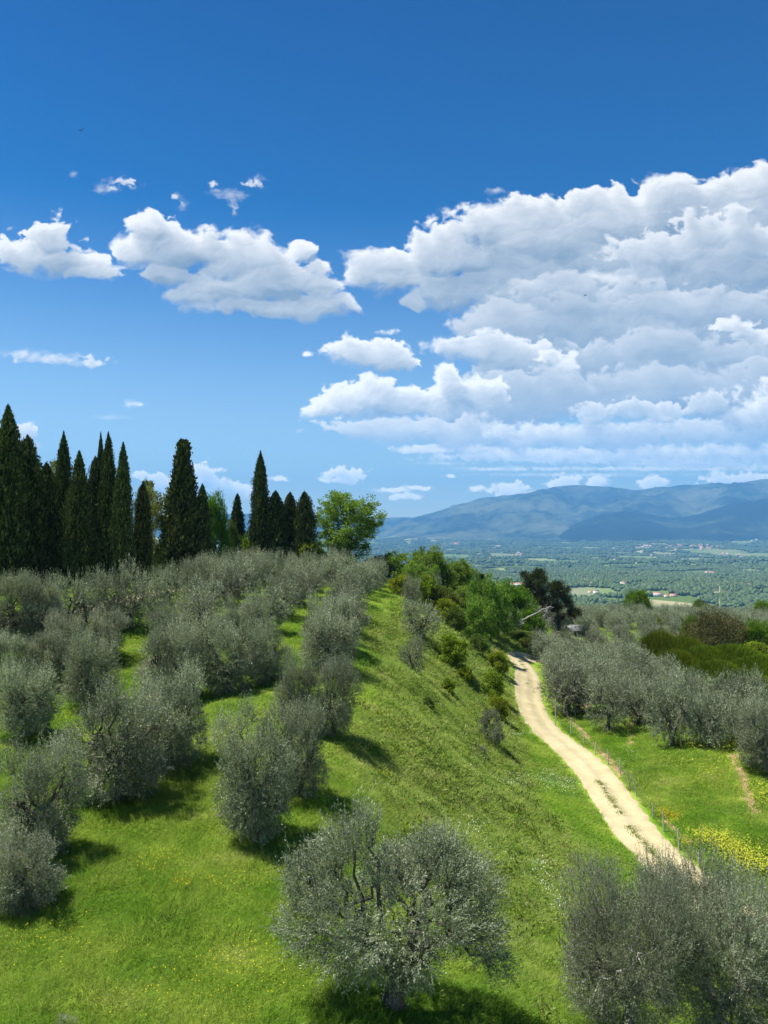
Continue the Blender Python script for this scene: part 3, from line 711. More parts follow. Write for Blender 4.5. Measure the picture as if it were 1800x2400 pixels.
def olive_meshes(tag_, seed, H, R, nspray, nleaf, ll, lw, bark, shoots=0.25, skirt=0.25, hero=False, given=None):
    rng = np.random.default_rng(seed)
    T = Geo(); Cg = Geo()
    th = (0.17 if given else 0.22) * H; lean = rng.normal(size=2) * 0.12
    base = np.array([0, 0, -0.25]); top = np.array([lean[0], lean[1], th])
    tr0 = 0.044 * H if hero else 0.045 * H
    n = 9; t = np.linspace(0, 1, n)
    P = base + (top - base) * t[:, None] + rng.normal(size=(n, 3)) * 0.03 * np.sin(t * math.pi)[:, None]
    T.tube(P, tr0 * (1.35 - 0.5 * t + 0.6 * np.exp(-t * 9)) * (1 + 0.1 * rng.normal(size=n)), 12)
    # main limbs
    nl = 4 if hero else 3; az0 = rng.random() * 6.28
    limbs = []
    for i in range(nl):
        az = az0 + i * 2 * math.pi / nl + rng.normal() * 0.25
        e = top + np.array([math.cos(az) * R * 0.5, math.sin(az) * R * 0.5, H * (0.26 + 0.1 * rng.random())])
        limbs.append(limb(T, top - [0, 0, 0.05], e, tr0 * 0.72, tr0 * 0.34, rng, 0.08, 8, 9, 0.05))
    # lobes of the crown
    nlobe = len(given) if given else 26
    lobes = []
    for i in range(nlobe):
        z = H * ((0.22 if not hero else 0.30) + (0.62 if not hero else 0.55) * ((i + 0.5) / nlobe)) 
        zz = (z / H - 0.58) / 0.46
        rad = R * math.sqrt(max(0.06, 1 - zz * zz)) * (0.45 + 0.30 * rng.random())
        az = i * 2.4 + rng.normal() * 0.3
        c = np.array([math.cos(az) * rad, math.sin(az) * rad, z]) + [lean[0], lean[1], 0]
        r = R * (0.18 + 0.26 * rng.random())
        jt = 0.4 if hero else 1.0; c[:2] *= 1 + 0.24 * jt * rng.normal(); c[2] += 0.06 * jt * H * rng.normal() * (i > 9); r *= 1.2 if hero else 1.05
        if not given and i < (9 if not hero else 7): q_ = i / 8; c[:2] = np.array([math.cos(az), math.sin(az)]) * R * (0.38 + 0.30 * q_); c[2] = H * ((0.17 if not hero else 0.29) + 0.22 * q_); r = R * (0.34 + 0.08 * q_)
        if given: c = np.array(given[i][:3], float); r = given[i][3]
        lobes.append((c, r))
        lp = limbs[int(np.argmin([np.linalg.norm(q[-1][:2] - c[:2]) for q in limbs]))]
        s0 = lp[rng.integers(4, len(lp))]
        limb(T, s0, c, tr0 * 0.30, tr0 * 0.07, rng, 0.06, 6, 6, 0.08)
        for _ in range(4 if hero else 2):
            limb(T, c * 0.8 + s0 * 0.2, c + sph(1, rng)[0] * r * 0.85, tr0 * 0.10, tr0 * 0.03, rng, 0, 5, 4, 0.1)
    lc = np.array([l[0] for l in lobes]); lr = np.array([l[1] for l in lobes])
    li = rng.choice(nlobe, nspray, p=lr ** 2 / (lr ** 2).sum())
    d = sph(nspray, rng); d[:, 2] = d[:, 2] * 0.9 + 0.08
    rr = lr[li] * (0.35 + 0.65 * rng.random(nspray) ** 0.45)
    rr *= 1 + 0.45 * perlin(d[:, 0] * 2.2 + li * 3.1, d[:, 2] * 2.2 + d[:, 1] * 1.7, seed)
    C = lc[li] + d * rr[:, None]
    # drop the hidden inside
    inside = np.zeros(nspray, bool)
    for c, r in lobes:
        inside |= np.linalg.norm(C - c, axis=1) < r * 0.42
    keep = ~inside | (rng.random(nspray) < 0.2)
    keep &= C[:, 2] > H * (0.20 - (0.15 if not hero else 0.02) * skirt)
    keep &= perlin(C[:, 0] * 1.25 + seed, C[:, 2] * 1.25 + C[:, 1] * 1.1, seed + 5) > (-0.46 if not hero else -2)
    C = C[keep]; d = d[keep]; n = len(C)
    up = np.array([0, 0, 1.0])
    hfrac = (C[:, 2] / H)[:, None]
    out = C - np.array([lean[0], lean[1], 0.55 * H]); out /= np.linalg.norm(out, axis=1)[:, None] + 1e-9
    sd = 0.55 * out + d * 0.35 + up * (1.30 * hfrac - 0.20) + rng.normal(size=(n, 3)) * 0.30
    sd /= np.linalg.norm(sd, axis=1)[:, None]
    sl_ = (0.24 + 0.20 * rng.random(n)) * (H / 4.3) ** 0.5
    long_ = rng.random(n) < shoots * (0.3 + 1.4 * rng.random(nlobe))[li[keep]] * np.clip((C[:, 2] / H - 0.55) * 2.2, 0, 1)
    sl_[long_] *= 2.3; sd[long_] = sd[long_] * 0.4 + up * 0.8
    sd /= np.linalg.norm(sd, axis=1)[:, None]
    # leaves along each shoot
    k_ = np.arange(nleaf)
    t = (k_ + 0.5) / nleaf
    LC = C[:, None] + sd[:, None] * (sl_[:, None] * t[None])[:, :, None] + rng.normal(size=(n, nleaf, 3)) * 0.018
    side = np.cross(np.broadcast_to(sd[:, None], LC.shape), rng.normal(size=LC.shape)); side /= np.linalg.norm(side, axis=2)[..., None] + 1e-9
    ld = sd[:, None] * 0.75 + side * 0.75
    LC = LC + ld * ll * 0.45
    tone = np.clip(0.5 + 0.28 * rng.normal(size=(n, 1)) + 0.22 * rng.normal(size=(n, nleaf)) + 0.25 * (rng.normal(size=nlobe)[li[keep]])[:, None], 0, 1)
    Cg.cards(LC.reshape(-1, 3), ld.reshape(-1, 3), ll, lw, rng, tone.reshape(-1))
    # bare shoots carrying the leaves
    if hero:
        m = rng.random(n) < 0.55
        c0 = C[m]; 
        Cg.cards(c0 + sd[m] * sl_[m][:, None] * 0.5, sd[m], sl_[m] * 1.1, 0.012, rng, np.full(m.sum(), 0.75))
    return T.mesh(tag_ + '_trunk', bark, True), Cg.mesh(tag_ + '_crown', M_OLIVE)

def crown_tree(tag_, seed, H, R, n, ls, lm, bark, shape='round', trunk=0.18, lobes_n=14, gap=0.0, cw=None, twig=3, asp=0.62):
    """broadleaf, pine or bush: limbs and a crown of leaf clumps"""
    rng = np.random.default_rng(seed)
    T = Geo(); Cg = Geo()
    th = trunk * H; tr0 = 0.028 * H + 0.03
    P = np.array([[0, 0, -0.4], [rng.normal() * .05, rng.normal() * .05, th * .5], [rng.normal() * .1, rng.normal() * .1, th], [rng.normal() * .2, rng.normal() * .2, H * 0.62]])
    T.tube(P, [tr0 * 1.4, tr0, tr0 * .85, tr0 * .35], 8)
    lob = []
    for i in range(lobes_n):
        f = (i + 0.5) / lobes_n
        if shape == 'round':
            z = H * (trunk + 0.10 + (0.86 - trunk) * f); zz = (z / H - (0.5 + trunk * .5)) / (0.55 - trunk * .4)
            rad = R * math.sqrt(max(0.05, 1 - zz * zz)) * (0.45 + 0.35 * rng.random()); r = R * (0.28 + 0.18 * rng.random())
        elif shape == 'dome':
            z = H * (0.12 + 0.72 * f); rad = R * math.sqrt(max(0.03, 1 - (f * 0.95) ** 2)) * (0.5 + 0.35 * rng.random()); r = R * (0.26 + 0.16 * rng.random())
        elif shape == 'flat':
            z = H * (0.55 + 0.33 * rng.random()); rad = R * 0.75 * math.sqrt(rng.random()); r = R * (0.22 + 0.14 * rng.random())
        else:                                            # tiered pine
            z = H * (0.35 + 0.57 * f); rad = R * (1.0 - 0.55 * f) * (0.35 + 0.5 * rng.random()); r = R * (0.22 + 0.14 * rng.random())
        az = i * 2.4 + rng.normal() * .3
        c = np.array([math.cos(az) * rad, math.sin(az) * rad, z]); lob.append((c, r))
        s0 = P[1] + (P[3] - P[1]) * min(1, max(0, (z / H - 0.15) * 1.0))
        s0 = np.array([s0[0], s0[1], min(z * 0.85, H * 0.6)])
        limb(T, s0, c, tr0 * 0.35, tr0 * 0.1, rng, 0.05, 5, 5, 0.06)
        for _ in range(twig): limb(T, c - (c - s0) * 0.2, c + sph(1, rng)[0] * r * 0.9, tr0 * .1, tr0 * .03, rng, 0, 4, 4, 0.1)
    lc = np.array([l[0] for l in lob]); lr = np.array([l[1] for l in lob])
    # clumps on the lobes, leaves on the clumps
    nc = max(40, n // 26)
    li = rng.choice(lobes_n, nc, p=lr ** 2 / (lr ** 2).sum())
    d = sph(nc, rng); flat = 0.55 if shape in ('flat', 'pine') else 0.9
    CC = lc[li] + d * [1, 1, flat] * (lr[li] * (0.55 + 0.5 * rng.random(nc)))[:, None]
    if gap: 
        g_ = perlin(CC[:, 0] * 1.1 + seed, CC[:, 2] * 1.1 + CC[:, 1] * 0.9, seed) > -0.35 + gap
        CC = CC[g_]; d = d[g_]; nc = len(CC)
    CC = CC[CC[:, 2] > 0.05 * H]; nc = len(CC); 
    cs = (cw or 0.16 * R) * (0.6 + 0.8 * rng.random(nc))
    ii = rng.integers(0, nc, n)
    off = sph(n, rng) * (rng.random(n) ** 0.5)[:, None] * cs[ii][:, None] * [1, 1, 0.75]
    C = CC[ii] + off
    tone = np.clip(0.5 + 0.25 * rng.normal(size=nc)[ii] + 0.2 * rng.normal(size=n), 0, 1)
    cen = np.array([0, 0, H * 0.45]); o_ = C - cen; o_ /= np.linalg.norm(o_, axis=1)[:, None] + 1e-9
    Dr = o_ * 0.5 + off / (cs[ii][:, None]) * 0.6 + rng.normal(size=(n, 3)) * 0.5 + [0, 0, 0.1 if shape != 'pine' else 0.5]
    Cg.cards(C, Dr, ls, ls * asp, rng, tone)
    return T.mesh(tag_ + '_trunk', bark, True), Cg.mesh(tag_ + '_crown', lm)

def cypress_meshes(tag_, seed, H, R, n, kind='slim', lm=None, ls=0.30):
    """dense columnar crown of upright sprays over an unbroken dark inside"""
    rng = np.random.default_rng(seed)
    def prof(z):                                         # z 0..1
        if kind == 'slim': p = np.clip(z / 0.10, 0, 1) ** 0.4 * np.clip(1 - z ** 2.9, 0, 1) ** 0.85 * 1.0
        elif kind == 'fat': p = np.clip(z / 0.06, 0, 1) ** 0.5 * np.clip(1 - z ** 3.2, 0, 1) ** 0.7
        elif kind == 'blunt': p = np.clip(z / 0.06, 0, 1) ** 0.5 * np.maximum(0.24, 0.10 + 0.92 * np.clip(1 - z, 0, 1) ** 0.85) * (1 - 0.3 * (z > 0.985))
        else: p = np.clip(z / 0.08, 0, 1) ** 0.5 * np.clip(1 - z, 0, 1) ** 0.5 * 1.1
        return np.clip(p, 0, 1.0)
    T = Geo(); T.tube([[0, 0, -.5], [0, 0, H * .2], [0.02, 0, H * .9]], [0.2, 0.16, 0.03], 7)
    def lump(a, z):
        u = a / (2 * math.pi) * 7
        w = 0.5 * (perlin(np.cos(a) * 1.6 + seed, np.sin(a) * 1.6 + z * 5.5, seed) + perlin(np.cos(a) * 3.2, np.sin(a) * 3.2 + z * 14, seed + 3))
        return 1 + {'slim': 0.52, 'fat': 0.80, 'blunt': 0.5, 'ragged': 0.8}[kind] * w
    Cg = Geo()
    # solid inside, a rough column
    na, nz = 18, 40
    zz = np.linspace(0.0, 0.965, nz); aa = np.arange(na) / na * 2 * math.pi
    A, Z = np.meshgrid(aa, zz); rr = R * prof(Z) * lump(A, Z) * 0.74
    V = np.stack([np.cos(A) * rr, np.sin(A) * rr, Z * H], -1).reshape(-1, 3)
    Q = [(i * na + j, i * na + (j + 1) % na, (i + 1) * na + (j + 1) % na, (i + 1) * na + j) for i in range(nz - 1) for j in range(na)]
    Cg.add(V, Q, a=0.05)
    z = rng.random(n * 2); keep = rng.random(n * 2) < (0.15 + 0.85 * prof(z)); z = z[keep][:n]; m = len(z)
    a = rng.random(m) * 2 * math.pi
    r = R * prof(z) * lump(a, z) * (0.80 + 0.44 * rng.random(m) ** 2.4)
    # broken tufts stand out of the column
    tu = perlin(np.cos(a) * 7 + z * 3, np.sin(a) * 7 + z * H * 1.2, seed + 9)
    r *= 1 + 0.22 * np.clip(tu, -0.3, 1)
    C = np.stack([np.cos(a) * r, np.sin(a) * r, z * H + rng.normal(size=m) * 0.05], 1)
    Dr = np.stack([np.cos(a) * 0.35, np.sin(a) * 0.35, np.ones(m)], 1) + rng.normal(size=(m, 3)) * 0.28
    tone = np.clip(0.45 + 0.35 * tu + 0.2 * rng.normal(size=m), 0, 1)  # standing tufts lighter, hollows darker: sunlit highlights put into the leaf colour
    Cg.cards(C, Dr, ls * (1.25 - 0.5 * z), ls * 0.34, rng, tone)
    return T.mesh(tag_ + '_trunk', M_BARKD, True), Cg.mesh(tag_ + '_crown', lm or M_CYP)

def dims(ms):
    me = ms[1]; v = np.zeros(len(me.vertices) * 3, np.float32); me.vertices.foreach_get('co', v); v = v.reshape(-1, 3)
    return float(np.percentile(v[:, 2], 99.8)), float((np.percentile(np.abs(v[:, 0]), 98.7) + np.percentile(np.abs(v[:, 1]), 98.7)) / 2)
def plant(name, meshes, loc, rz, scale, label, cat, group=None, parts=('trunk', 'crown')):
    r = empty(name, loc, rz, scale)
    tag(r, label, cat, group)
    for pn, me in zip(parts, meshes): obj(pn, me, r)
    return r

# ---- olives
RNG = random.Random(11)
HERO_LOBES = [(-1.55,0,2.6,.62),(-1.1,.4,3.2,.50),(-.75,-.2,3.65,.46),(-.45,.2,4.0,.28),(-1.75,-.5,2.0,.46),(-1.3,.6,2.1,.5),(-1.0,-.9,2.55,.5),(-.55,-.9,1.75,.5),(.05,-1.0,1.5,.42),
 (.85,.2,3.3,.46),(1.3,-.1,2.95,.58),(1.75,.3,2.4,.58),(1.6,-.6,2.0,.55),(1.0,-.9,2.3,.52),(1.95,-.1,1.55,.40),(.7,.9,2.6,.5),(.1,.8,2.6,.5),(-.2,.9,2.1,.5),(2.15,-.4,1.15,.26),(.3,-.5,2.55,.40),(0,-.7,2.05,.46),(-.35,-1.1,2.1,.42),
 (.55,-1.05,1.8,.42),(-.95,-.8,1.5,.38),(.5,-.85,1.35,.34),(-1.5,-.2,1.5,.38),(1.15,.1,3.55,.24),(-1.9,.2,2.9,.26),(.1,.2,3.0,.34),(-.2,-.4,3.1,.3)]
HERO = [olive_meshes('olive_a', 3, 4.4, 2.2, 6200, 16, 0.062, 0.017, M_BARK, 0.18, 0.0, True, HERO_LOBES),
        olive_meshes('olive_b', 8, 4.8, 2.3, 11000, 16, 0.062, 0.017, M_BARKP, 0.3, 0.5, True)]
MID = [olive_meshes('olive_m%d' % i, 20 + i, 4.2, 1.75, 5600, 11, 0.088, 0.029, M_BARK, 0.6, 1.0) for i in range(5)]
FAR = [olive_meshes('olive_f%d' % i, 40 + i, 4.0, 1.9, 1500, 9, 0.135, 0.044, M_BARK, 0.6, 1.0) for i in range(5)]
def olive(px, by, h_px, w_px, label, group, var=None, rz=None, D=None):
    p = hit(px, by) if D is None else (PT(px, by, D)[0], D)
    x, y = p; z = H1(x, y)
    hm = h_px / 1800 * y; wm = w_px / 1800 * y
    ms = var or (RNG.choice(MID) if y < 45 else RNG.choice(FAR)); H0, R0 = dims(ms)
    sz = hm / H0; sx = wm / (2 * R0)
    sx = min(max(sx, sz * 0.6), sz * 1.5)
    return plant('olive_tree', ms, (x, y, z - 0.05), RNG.random() * 6.28 if rz is None else rz, (sx, sx, sz), label, 'olive tree', group)

G_L = 'olive trees of the terrace grove'
olive(912, 2352, 455, 425, 'large silvery olive with short thick dark trunk, in the foreground grass', G_L, HERO[0], 0.0)
olive(1462, 2440, 415, 320, 'big olive with pale birch-like leaning stem at the lower right', G_L, HERO[1], 2.2)
olive(1702, 2475, 445, 365, 'big dense olive filling the bottom right corner, beside the pale-stemmed one', G_L, HERO[1], 4.4)
NEAR_L = [(62,2128,185,165,'low olive with thin bare stem, lowest at the left edge of the grass'),
 (85,2012,285,190,'taller olive just behind the low thin-stemmed one at the left edge'),
 (275,1880,300,225,'wide olive with drooping twiggy skirt above the long dark shadow, left middle'),
 (405,1800,250,170,'olive directly behind the wide drooping one, its crown touching it on the right'),
 (600,1965,315,180,'tall narrow olive standing alone in the middle of the meadow'),
 (705,1868,235,150,'olive just behind and right of the tall narrow one'),
 (700,1712,180,100,'upright olive, left one of the pair beside the grass lane'),
 (780,1728,195,110,'rounded olive, right one of the pair beside the grass lane'),
 (532,1627,190,150,'wide olive with forked bare trunk between two sunlit patches'),
 (625,1600,150,95,'small olive right of the fork-trunked one'),
 (55,1725,190,150,'olive at the left edge above two low ones'),
 (205,1655,190,130,'olive with greenish crown above the bare sunlit corner, left'),
 (20,1610,130,120,'olive cut by the left edge below the track bank'),
 (110,1600,130,110,'small pale olive second from the left edge below the track bank'),
 (395,1640,190,150,'olive behind the wide drooping one, before the dense grove'),
 (965,1578,95,62,'small slender olive with visible stem on the rim of the bank'),
 (985,1500,100,90,'round dark olive on the rim of the bank behind the slender one'),
 (965,1420,75,50,'small olive on the rim of the bank, further back, by the yellow bush'),
 (1010,1410,70,50,'small greyish olive at the far end of the bank rim'),
 (240,1540,120,110,'olive below the green bank of the track'),
 (150,1545,120,100,'olive between the track bank and the left edge trees')]
for a in NEAR_L: olive(a[0], a[1], a[2], a[3], a[4], G_L)
TRACKROW = [(30,1500,165,130),(95,1505,160,120),(160,1475,140,100),(200,1470,120,80),(262,1462,155,120),(300,1475,130,90),(355,1440,110,90),(395,1418,105,80),(450,1405,110,80),(500,1392,100,75),(545,1385,105,80),(590,1372,85,70)]
words = ['first','second','third','fourth','fifth','sixth','seventh','eighth','ninth','tenth','eleventh','twelfth','thirteenth','fourteenth','fifteenth','sixteenth','seventeenth','eighteenth','nineteenth','twentieth','twenty-first','twenty-second','twenty-third','twenty-fourth']
for i, a in enumerate(TRACKROW): olive(*a, 'olive standing along the white upper track, %s from the left edge' % words[i], 'olives along the upper track')
# rows of the terrace grove running away from us
R2 = random.Random(5)
for k_ in range(0, 8):
    y = 41.0 if k_ < 2 else 43.0; cnt = 0
    y += R2.random() * 2
    while y < 95:
        x = -5.4 - 4.5 * k_ + 0.047 * y + R2.uniform(-.5, .5)
        lim = -12.8 - (y - 43) * 0.16 if y < 70 else -17.1 - (y - 70) * 0.3
        if x < lim or (k_ == 1 and y < 46): y += 4.0; continue
        z = H1(x, y); hm = R2.uniform(2.9, 3.8); wm = R2.uniform(2.6, 3.4)
        ms = R2.choice(MID) if y < 47 else R2.choice(FAR); H0, R0 = dims(ms)
        rown = 'the row edging the grass lane' if k_ == 0 else '%s row left of the grass lane' % words[k_]
        plant('olive_tree', ms, (x, y, z - .05), R2.random() * 6.28, (wm / 2 / R0, wm / 2 / R0, hm / H0), 'olive, %s from the near end, in %s' % (words[cnt], rown), 'olive tree', G_L)
        cnt += 1; y += R2.uniform(3.7, 4.5)
# orchard beyond the road
G_R = 'olive trees of the orchard beyond the road'
FRONT = [(1328,1674,150,110,'olive over bare soil, first on the right where the fence posts start'),(1425,1712,160,100,'narrow olive second in the orchard front beside the fence'),
 (1575,1748,175,120,'olive with skirted crown, third in the orchard front'),(1665,1752,145,100,'olive fourth in the orchard front, above the sunny yellow weeds'),
 (1535,1690,130,100,'olive filling the gap between second and third of the orchard front'),(1622,1700,130,100,'olive behind and between third and fourth of the orchard front'),(1700,1695,125,100,'olive behind the fourth of the orchard front, below the broom'),(1765,1680,120,95,'olive near the right edge just below the broom thicket'),(1480,1660,130,95,'olive behind the narrow second one of the orchard front'),(1385,1640,125,95,'olive behind the first two of the orchard front'),
 (1790,1805,175,130,'olive at the right edge, lowest of the orchard front'),(1740,1740,110,90,'olive tucked behind the lowest one at the right edge')]
for a in FRONT: olive(*a, G_R)
R3 = random.Random(9); row = 0
yy = 51.5
while yy < 147:
    x0 = np.interp(yy, [51, 56, 60, 80, 104, 150], [21.5, 17.5, 14.3, 17, 19.5, 24]); x1 = yy * 0.505 + 2.5
    x = x0 + R3.uniform(0, 1.0); c_ = 0
    while x < x1:
        y = yy + R3.uniform(-0.9, 0.9) + (x - x0) * (-0.22)
        px = 900 + x / y * 1800
        # the broom thicket and the brown pine take their own ground
        if not (px > 1490 and 76 - (px - 1500) / 300 * 25 < y < 99):
            z = H1(x, y); hm = R3.uniform(3.0, 3.8); wm = R3.uniform(2.9, 3.6); ms = R3.choice(FAR); H0, R0 = dims(ms)
            plant('olive_tree', ms, (x, y, z - .05), R3.random() * 6.28, (wm / 2 / R0, wm / 2 / R0, hm / H0),
                  'olive, %s from the road end in %s row of the orchard beyond the road' % (words[c_], words[row]), 'olive tree', G_R)
            c_ += 1
        x += R3.uniform(3.5, 4.3)
    yy += 4.4 if yy < 96 else 5.0
    row += 1

# ---- cypresses: (x px, foot y px, top y px, width px, distance, kind, label)
CY = [cypress_meshes('cyp_s%d' % i, 60 + i, 14, 1.15, 15000, 'slim') for i in range(3)]
CYF = [cypress_meshes('cyp_f%d' % i, 70 + i, 12, 1.5, 17000, 'fat') for i in range(3)]
CYB = cypress_meshes('cyp_b', 80, 14, 1.7, 20000, 'blunt', ls=0.36)
CYR = cypress_meshes('cyp_r', 84, 8, 0.9, 9000, 'ragged')
cyp = [(15,950,100,66,'s0','tallest cypress with pointed tip, cut by the left edge'),
 (62,1022,95,68,'f0','broad blunt cypress against the tallest one at the left'),
 (108,1085,85,70,'f1','lower leafy cypress in front of the pale spring tree'),
 (147,1012,56,70,'s1','slender pointed cypress third from the left edge tip'),
 (184,1056,66,68,'s2','cypress with lower pointed tip between two taller ones'),
 (222,1070,60,71,'f2','dark low-shouldered cypress behind the double tips'),
 (234,1014,34,73,'s0','thin cypress, left one of the double tips'),
 (252,1014,56,70,'s1','stout cypress, right one of the double tips'),
 (287,1036,52,69,'s2','cypress with a rounded point, right of the double tips'),
 (335,1128,50,72,'f0','short squarish cypress ending the dense left row'),
 (428,1030,112,80,'b','tall cypress with flat broken top and ragged wide body'),
 (474,1135,52,81,'f1','short cypress leaning on the flat-topped one'),
 (556,1158,46,96,'r','small thin distant cypress between the bright tree and the tall one'),
 (610,1058,54,92,'s1','solitary tall slim cypress in the middle of the skyline'),
 (646,1150,68,92,'f2','stout cypress immediately right of the solitary slim one'),
 (680,1154,62,93,'f0','middle cypress of the three low ones'),
 (713,1152,64,91,'f1','rightmost of the three low cypresses, next to the broad tree')]
for px, top, w, D, kd, lab in cyp:
    x = (px - 900) / 1800 * D; z = H1(x, D); zt = (1250 - top) / 1800 * D
    H = zt - z; wm = w / 1800 * D
    me, H0, R0 = {'s0': (CY[0], 14, 1.15), 's1': (CY[1], 14, 1.15), 's2': (CY[2], 14, 1.15), 'f0': (CYF[0], 12, 1.5), 'f1': (CYF[1], 12, 1.5), 'f2': (CYF[2], 12, 1.5), 'b': (CYB, 14, 1.7), 'r': (CYR, 8, 0.9)}[kd]
    H0, R0 = dims(me); s_ = wm * 1.0 / (2 * R0)
    plant('cypress_tree', me, (x, D, z - 0.1), RNG.random() * 6.28, (s_, s_, H / H0), lab, 'cypress', 'cypresses on the skyline')

# ---- broadleaf trees and bushes: px, top py, width px, distance, kind, label, category
BR = {'ash': (crown_tree('ash', 91, 9, 3.9, 26000, 0.20, M_BROAD, M_BARKD, 'round', 0.16, 20, 0.20, cw=0.55), 9, 3.9),
 'oak': (crown_tree('oak', 92, 6, 3.2, 16000, 0.19, M_BROAD, M_BARKD, 'dome', 0.1, 14, 0.05, cw=0.5), 6, 3.2),
 'oak2': (crown_tree('oakb', 93, 6, 3.0, 16000, 0.19, M_BROAD, M_BARKD, 'round', 0.08, 13, 0.08, cw=0.5), 6, 3.0),
 'lime': (crown_tree('lime', 94, 3, 1.8, 9000, 0.15, M_LIME, M_BARKD, 'dome', 0.06, 10, 0.0, cw=0.32), 3, 1.8),
 'pale': (crown_tree('pale', 95, 9, 2.6, 12000, 0.20, M_PALE, M_BARKP, 'round', 0.08, 14, 0.08, cw=0.5), 9, 2.6),
 'maple': (crown_tree('maple', 96, 7.5, 3.6, 26000, 0.20, M_MAPLE, M_BARKD, 'dome', 0.08, 16, 0.0, cw=0.6), 7.5, 3.6),
 'dark': (crown_tree('dark', 97, 4, 2.6, 13000, 0.17, M_DARKB, M_BARKD, 'dome', 0.06, 12, 0.0, cw=0.45), 4, 2.6),
 'pine': (crown_tree('pine', 98, 9, 3.2, 20000, 0.26, M_PINE, M_BARKD, 'pine', 0.35, 13, 0.15, cw=0.6, asp=0.22), 9, 3.2),
 'pineb': (crown_tree('pineb', 99, 6, 4.6, 30000, 0.22, M_PINEB, M_BARKD, 'dome', 0.1, 18, 0.0, cw=0.55, asp=0.3), 6, 4.6),
 'tuft': (crown_tree('tuft', 100, 1.1, 0.75, 3500, 0.12, M_LIME, M_BARKD, 'dome', 0.05, 7, 0.0, cw=0.18), 1.1, 0.75),
 'grey': (crown_tree('grey', 102, 4, 2.4, 11000, 0.15, M_OLIVE, M_BARKD, 'dome', 0.06, 12, 0.05, cw=0.4, asp=0.4), 4, 2.4),
 'bare': (crown_tree('bare', 103, 4, 2.4, 2500, 0.13, M_TWIG, M_BARKP, 'dome', 0.06, 12, 0.0, cw=0.5, asp=0.1, twig=16), 4, 2.4)}
TREES = [(105,1076,70,95,'pale','pale spring tree whose top shows behind the left cypresses','tree',None),
 (340,1125,50,95,'pale','thin pale tree behind the short squarish cypress','tree',None),
 (380,1138,100,82,'pale','pale feathery tree between the dense cypress row and the flat-topped one','tree',None),
 (500,1152,75,86,'maple','bright green tree right of the flat-topped cypress','tree',None),
 (545,1215,50,90,'dark','low dark bush under the small distant cypress','bush',None),
 (590,1240,55,92,'lime','small light green bush at the foot of the solitary cypress','bush',None),
 (815,1150,165,98,'ash','broad airy tree with visible branches, tallest broadleaf on the skyline','tree',None),
 (735,1265,80,90,'lime','yellow-green bush left of the foot of the broad airy tree','bush',None),
 (800,1290,80,93,'dark','dark green bush under the broad airy tree','bush',None),
 (885,1300,75,96,'oak','pale green bushy tree right of the broad airy tree','tree',None),
 (950,1292,95,95,'oak2','green bushy tree with bluish gap on its left, behind the grass lane','tree',None),
 (1005,1278,100,98,'oak','warm green tree with a thin top shoot, on the hedge line','tree',None),
 (1050,1310,90,100,'oak2','bushy tree descending the hedge line, left of the ivy column','tree',None),
 (1090,1318,95,104,'oak','loose green tree left of the narrow ivy-covered stem','tree',None),
 (1035,1370,100,84,'dark','dull green bush mass above the top of the bank','bush',None),
 (940,1345,70,86,'lime','yellow-green bush at the end of the grass lane','bush',None),
 (1000,1345,60,84,'lime','light yellow-green bush behind the rim olives','bush',None),
 (1045,1400,75,78,'lime','vivid yellow-green bush on the bank rim right of the round dark olive','bush',None),
 (1132,1342,80,102,'oak','green tree just right of the narrow ivy-covered stem','tree',None),
 (1165,1358,85,106,'oak2','green tree between the ivy-covered stem and the vivid green tree','tree',None),
 (1075,1372,95,90,'oak2','leafy tree below the hedge line, over the top of the bank','tree',None),
 (1125,1395,90,92,'oak','green bushy tree above the grey bare thicket on the bank','tree',None),
 (985,1318,80,90,'oak2','green tree right behind the end of the grass lane','tree',None),
 (1080,1425,60,86,'bare','grey bare thicket on the upper bank','thicket',None),
 (1095,1445,85,80,'dark','dark green bush on the bank beside the grey bare thicket','bush',None),
 (1162,1395,110,116,'grey','dusty grey-green bush above the end of the road','bush',None),
 (1205,1362,100,122,'maple','vivid green tree above the end of the road','tree',None),
 (1238,1420,85,118,'maple','vivid green tree low beside the dead fallen trunk','tree',None),
 (1185,1478,100,112,'dark','dark bush shading the end of the road, left part','bush',None),
 (1245,1480,80,110,'dark','dark bush shading the end of the road, right part','bush',None),
 (1255,1330,92,128,'pine','tall dark pine with bare lower stem, left one of two','pine',None),
 (1308,1358,82,130,'pine','lower dense dark pine, right one of two','pine',None),
 (1270,1395,100,124,'bare','leafless grey thicket under the two pines','thicket',None),
 (1490,1380,72,176,'maple','round light green tree on the far edge of the orchard','tree',None),
 (1645,1405,70,170,'dark','dark green tree near the power pole','tree',None),
 (1790,1406,60,172,'maple','green tree at the right edge by the far rim of the orchard','tree',None),
 (1682,1428,175,112,'pineb','broad brownish pine with flowering tips above the broom thicket','pine',None),
 (1775,1450,80,108,'maple','bright green tree right of the broad brownish pine','tree',None),
 (1770,1500,90,100,'lime','light green bush under the bright tree at the right edge','bush',None),
 (1620,1440,60,120,'maple','green bush left of the brownish pine','bush',None),
 (1410,1440,55,150,'lime','light green shrub among the back olives, left','bush',None),
 (1520,1435,60,145,'lime','light green shrub among the back olives, middle','bush',None)]
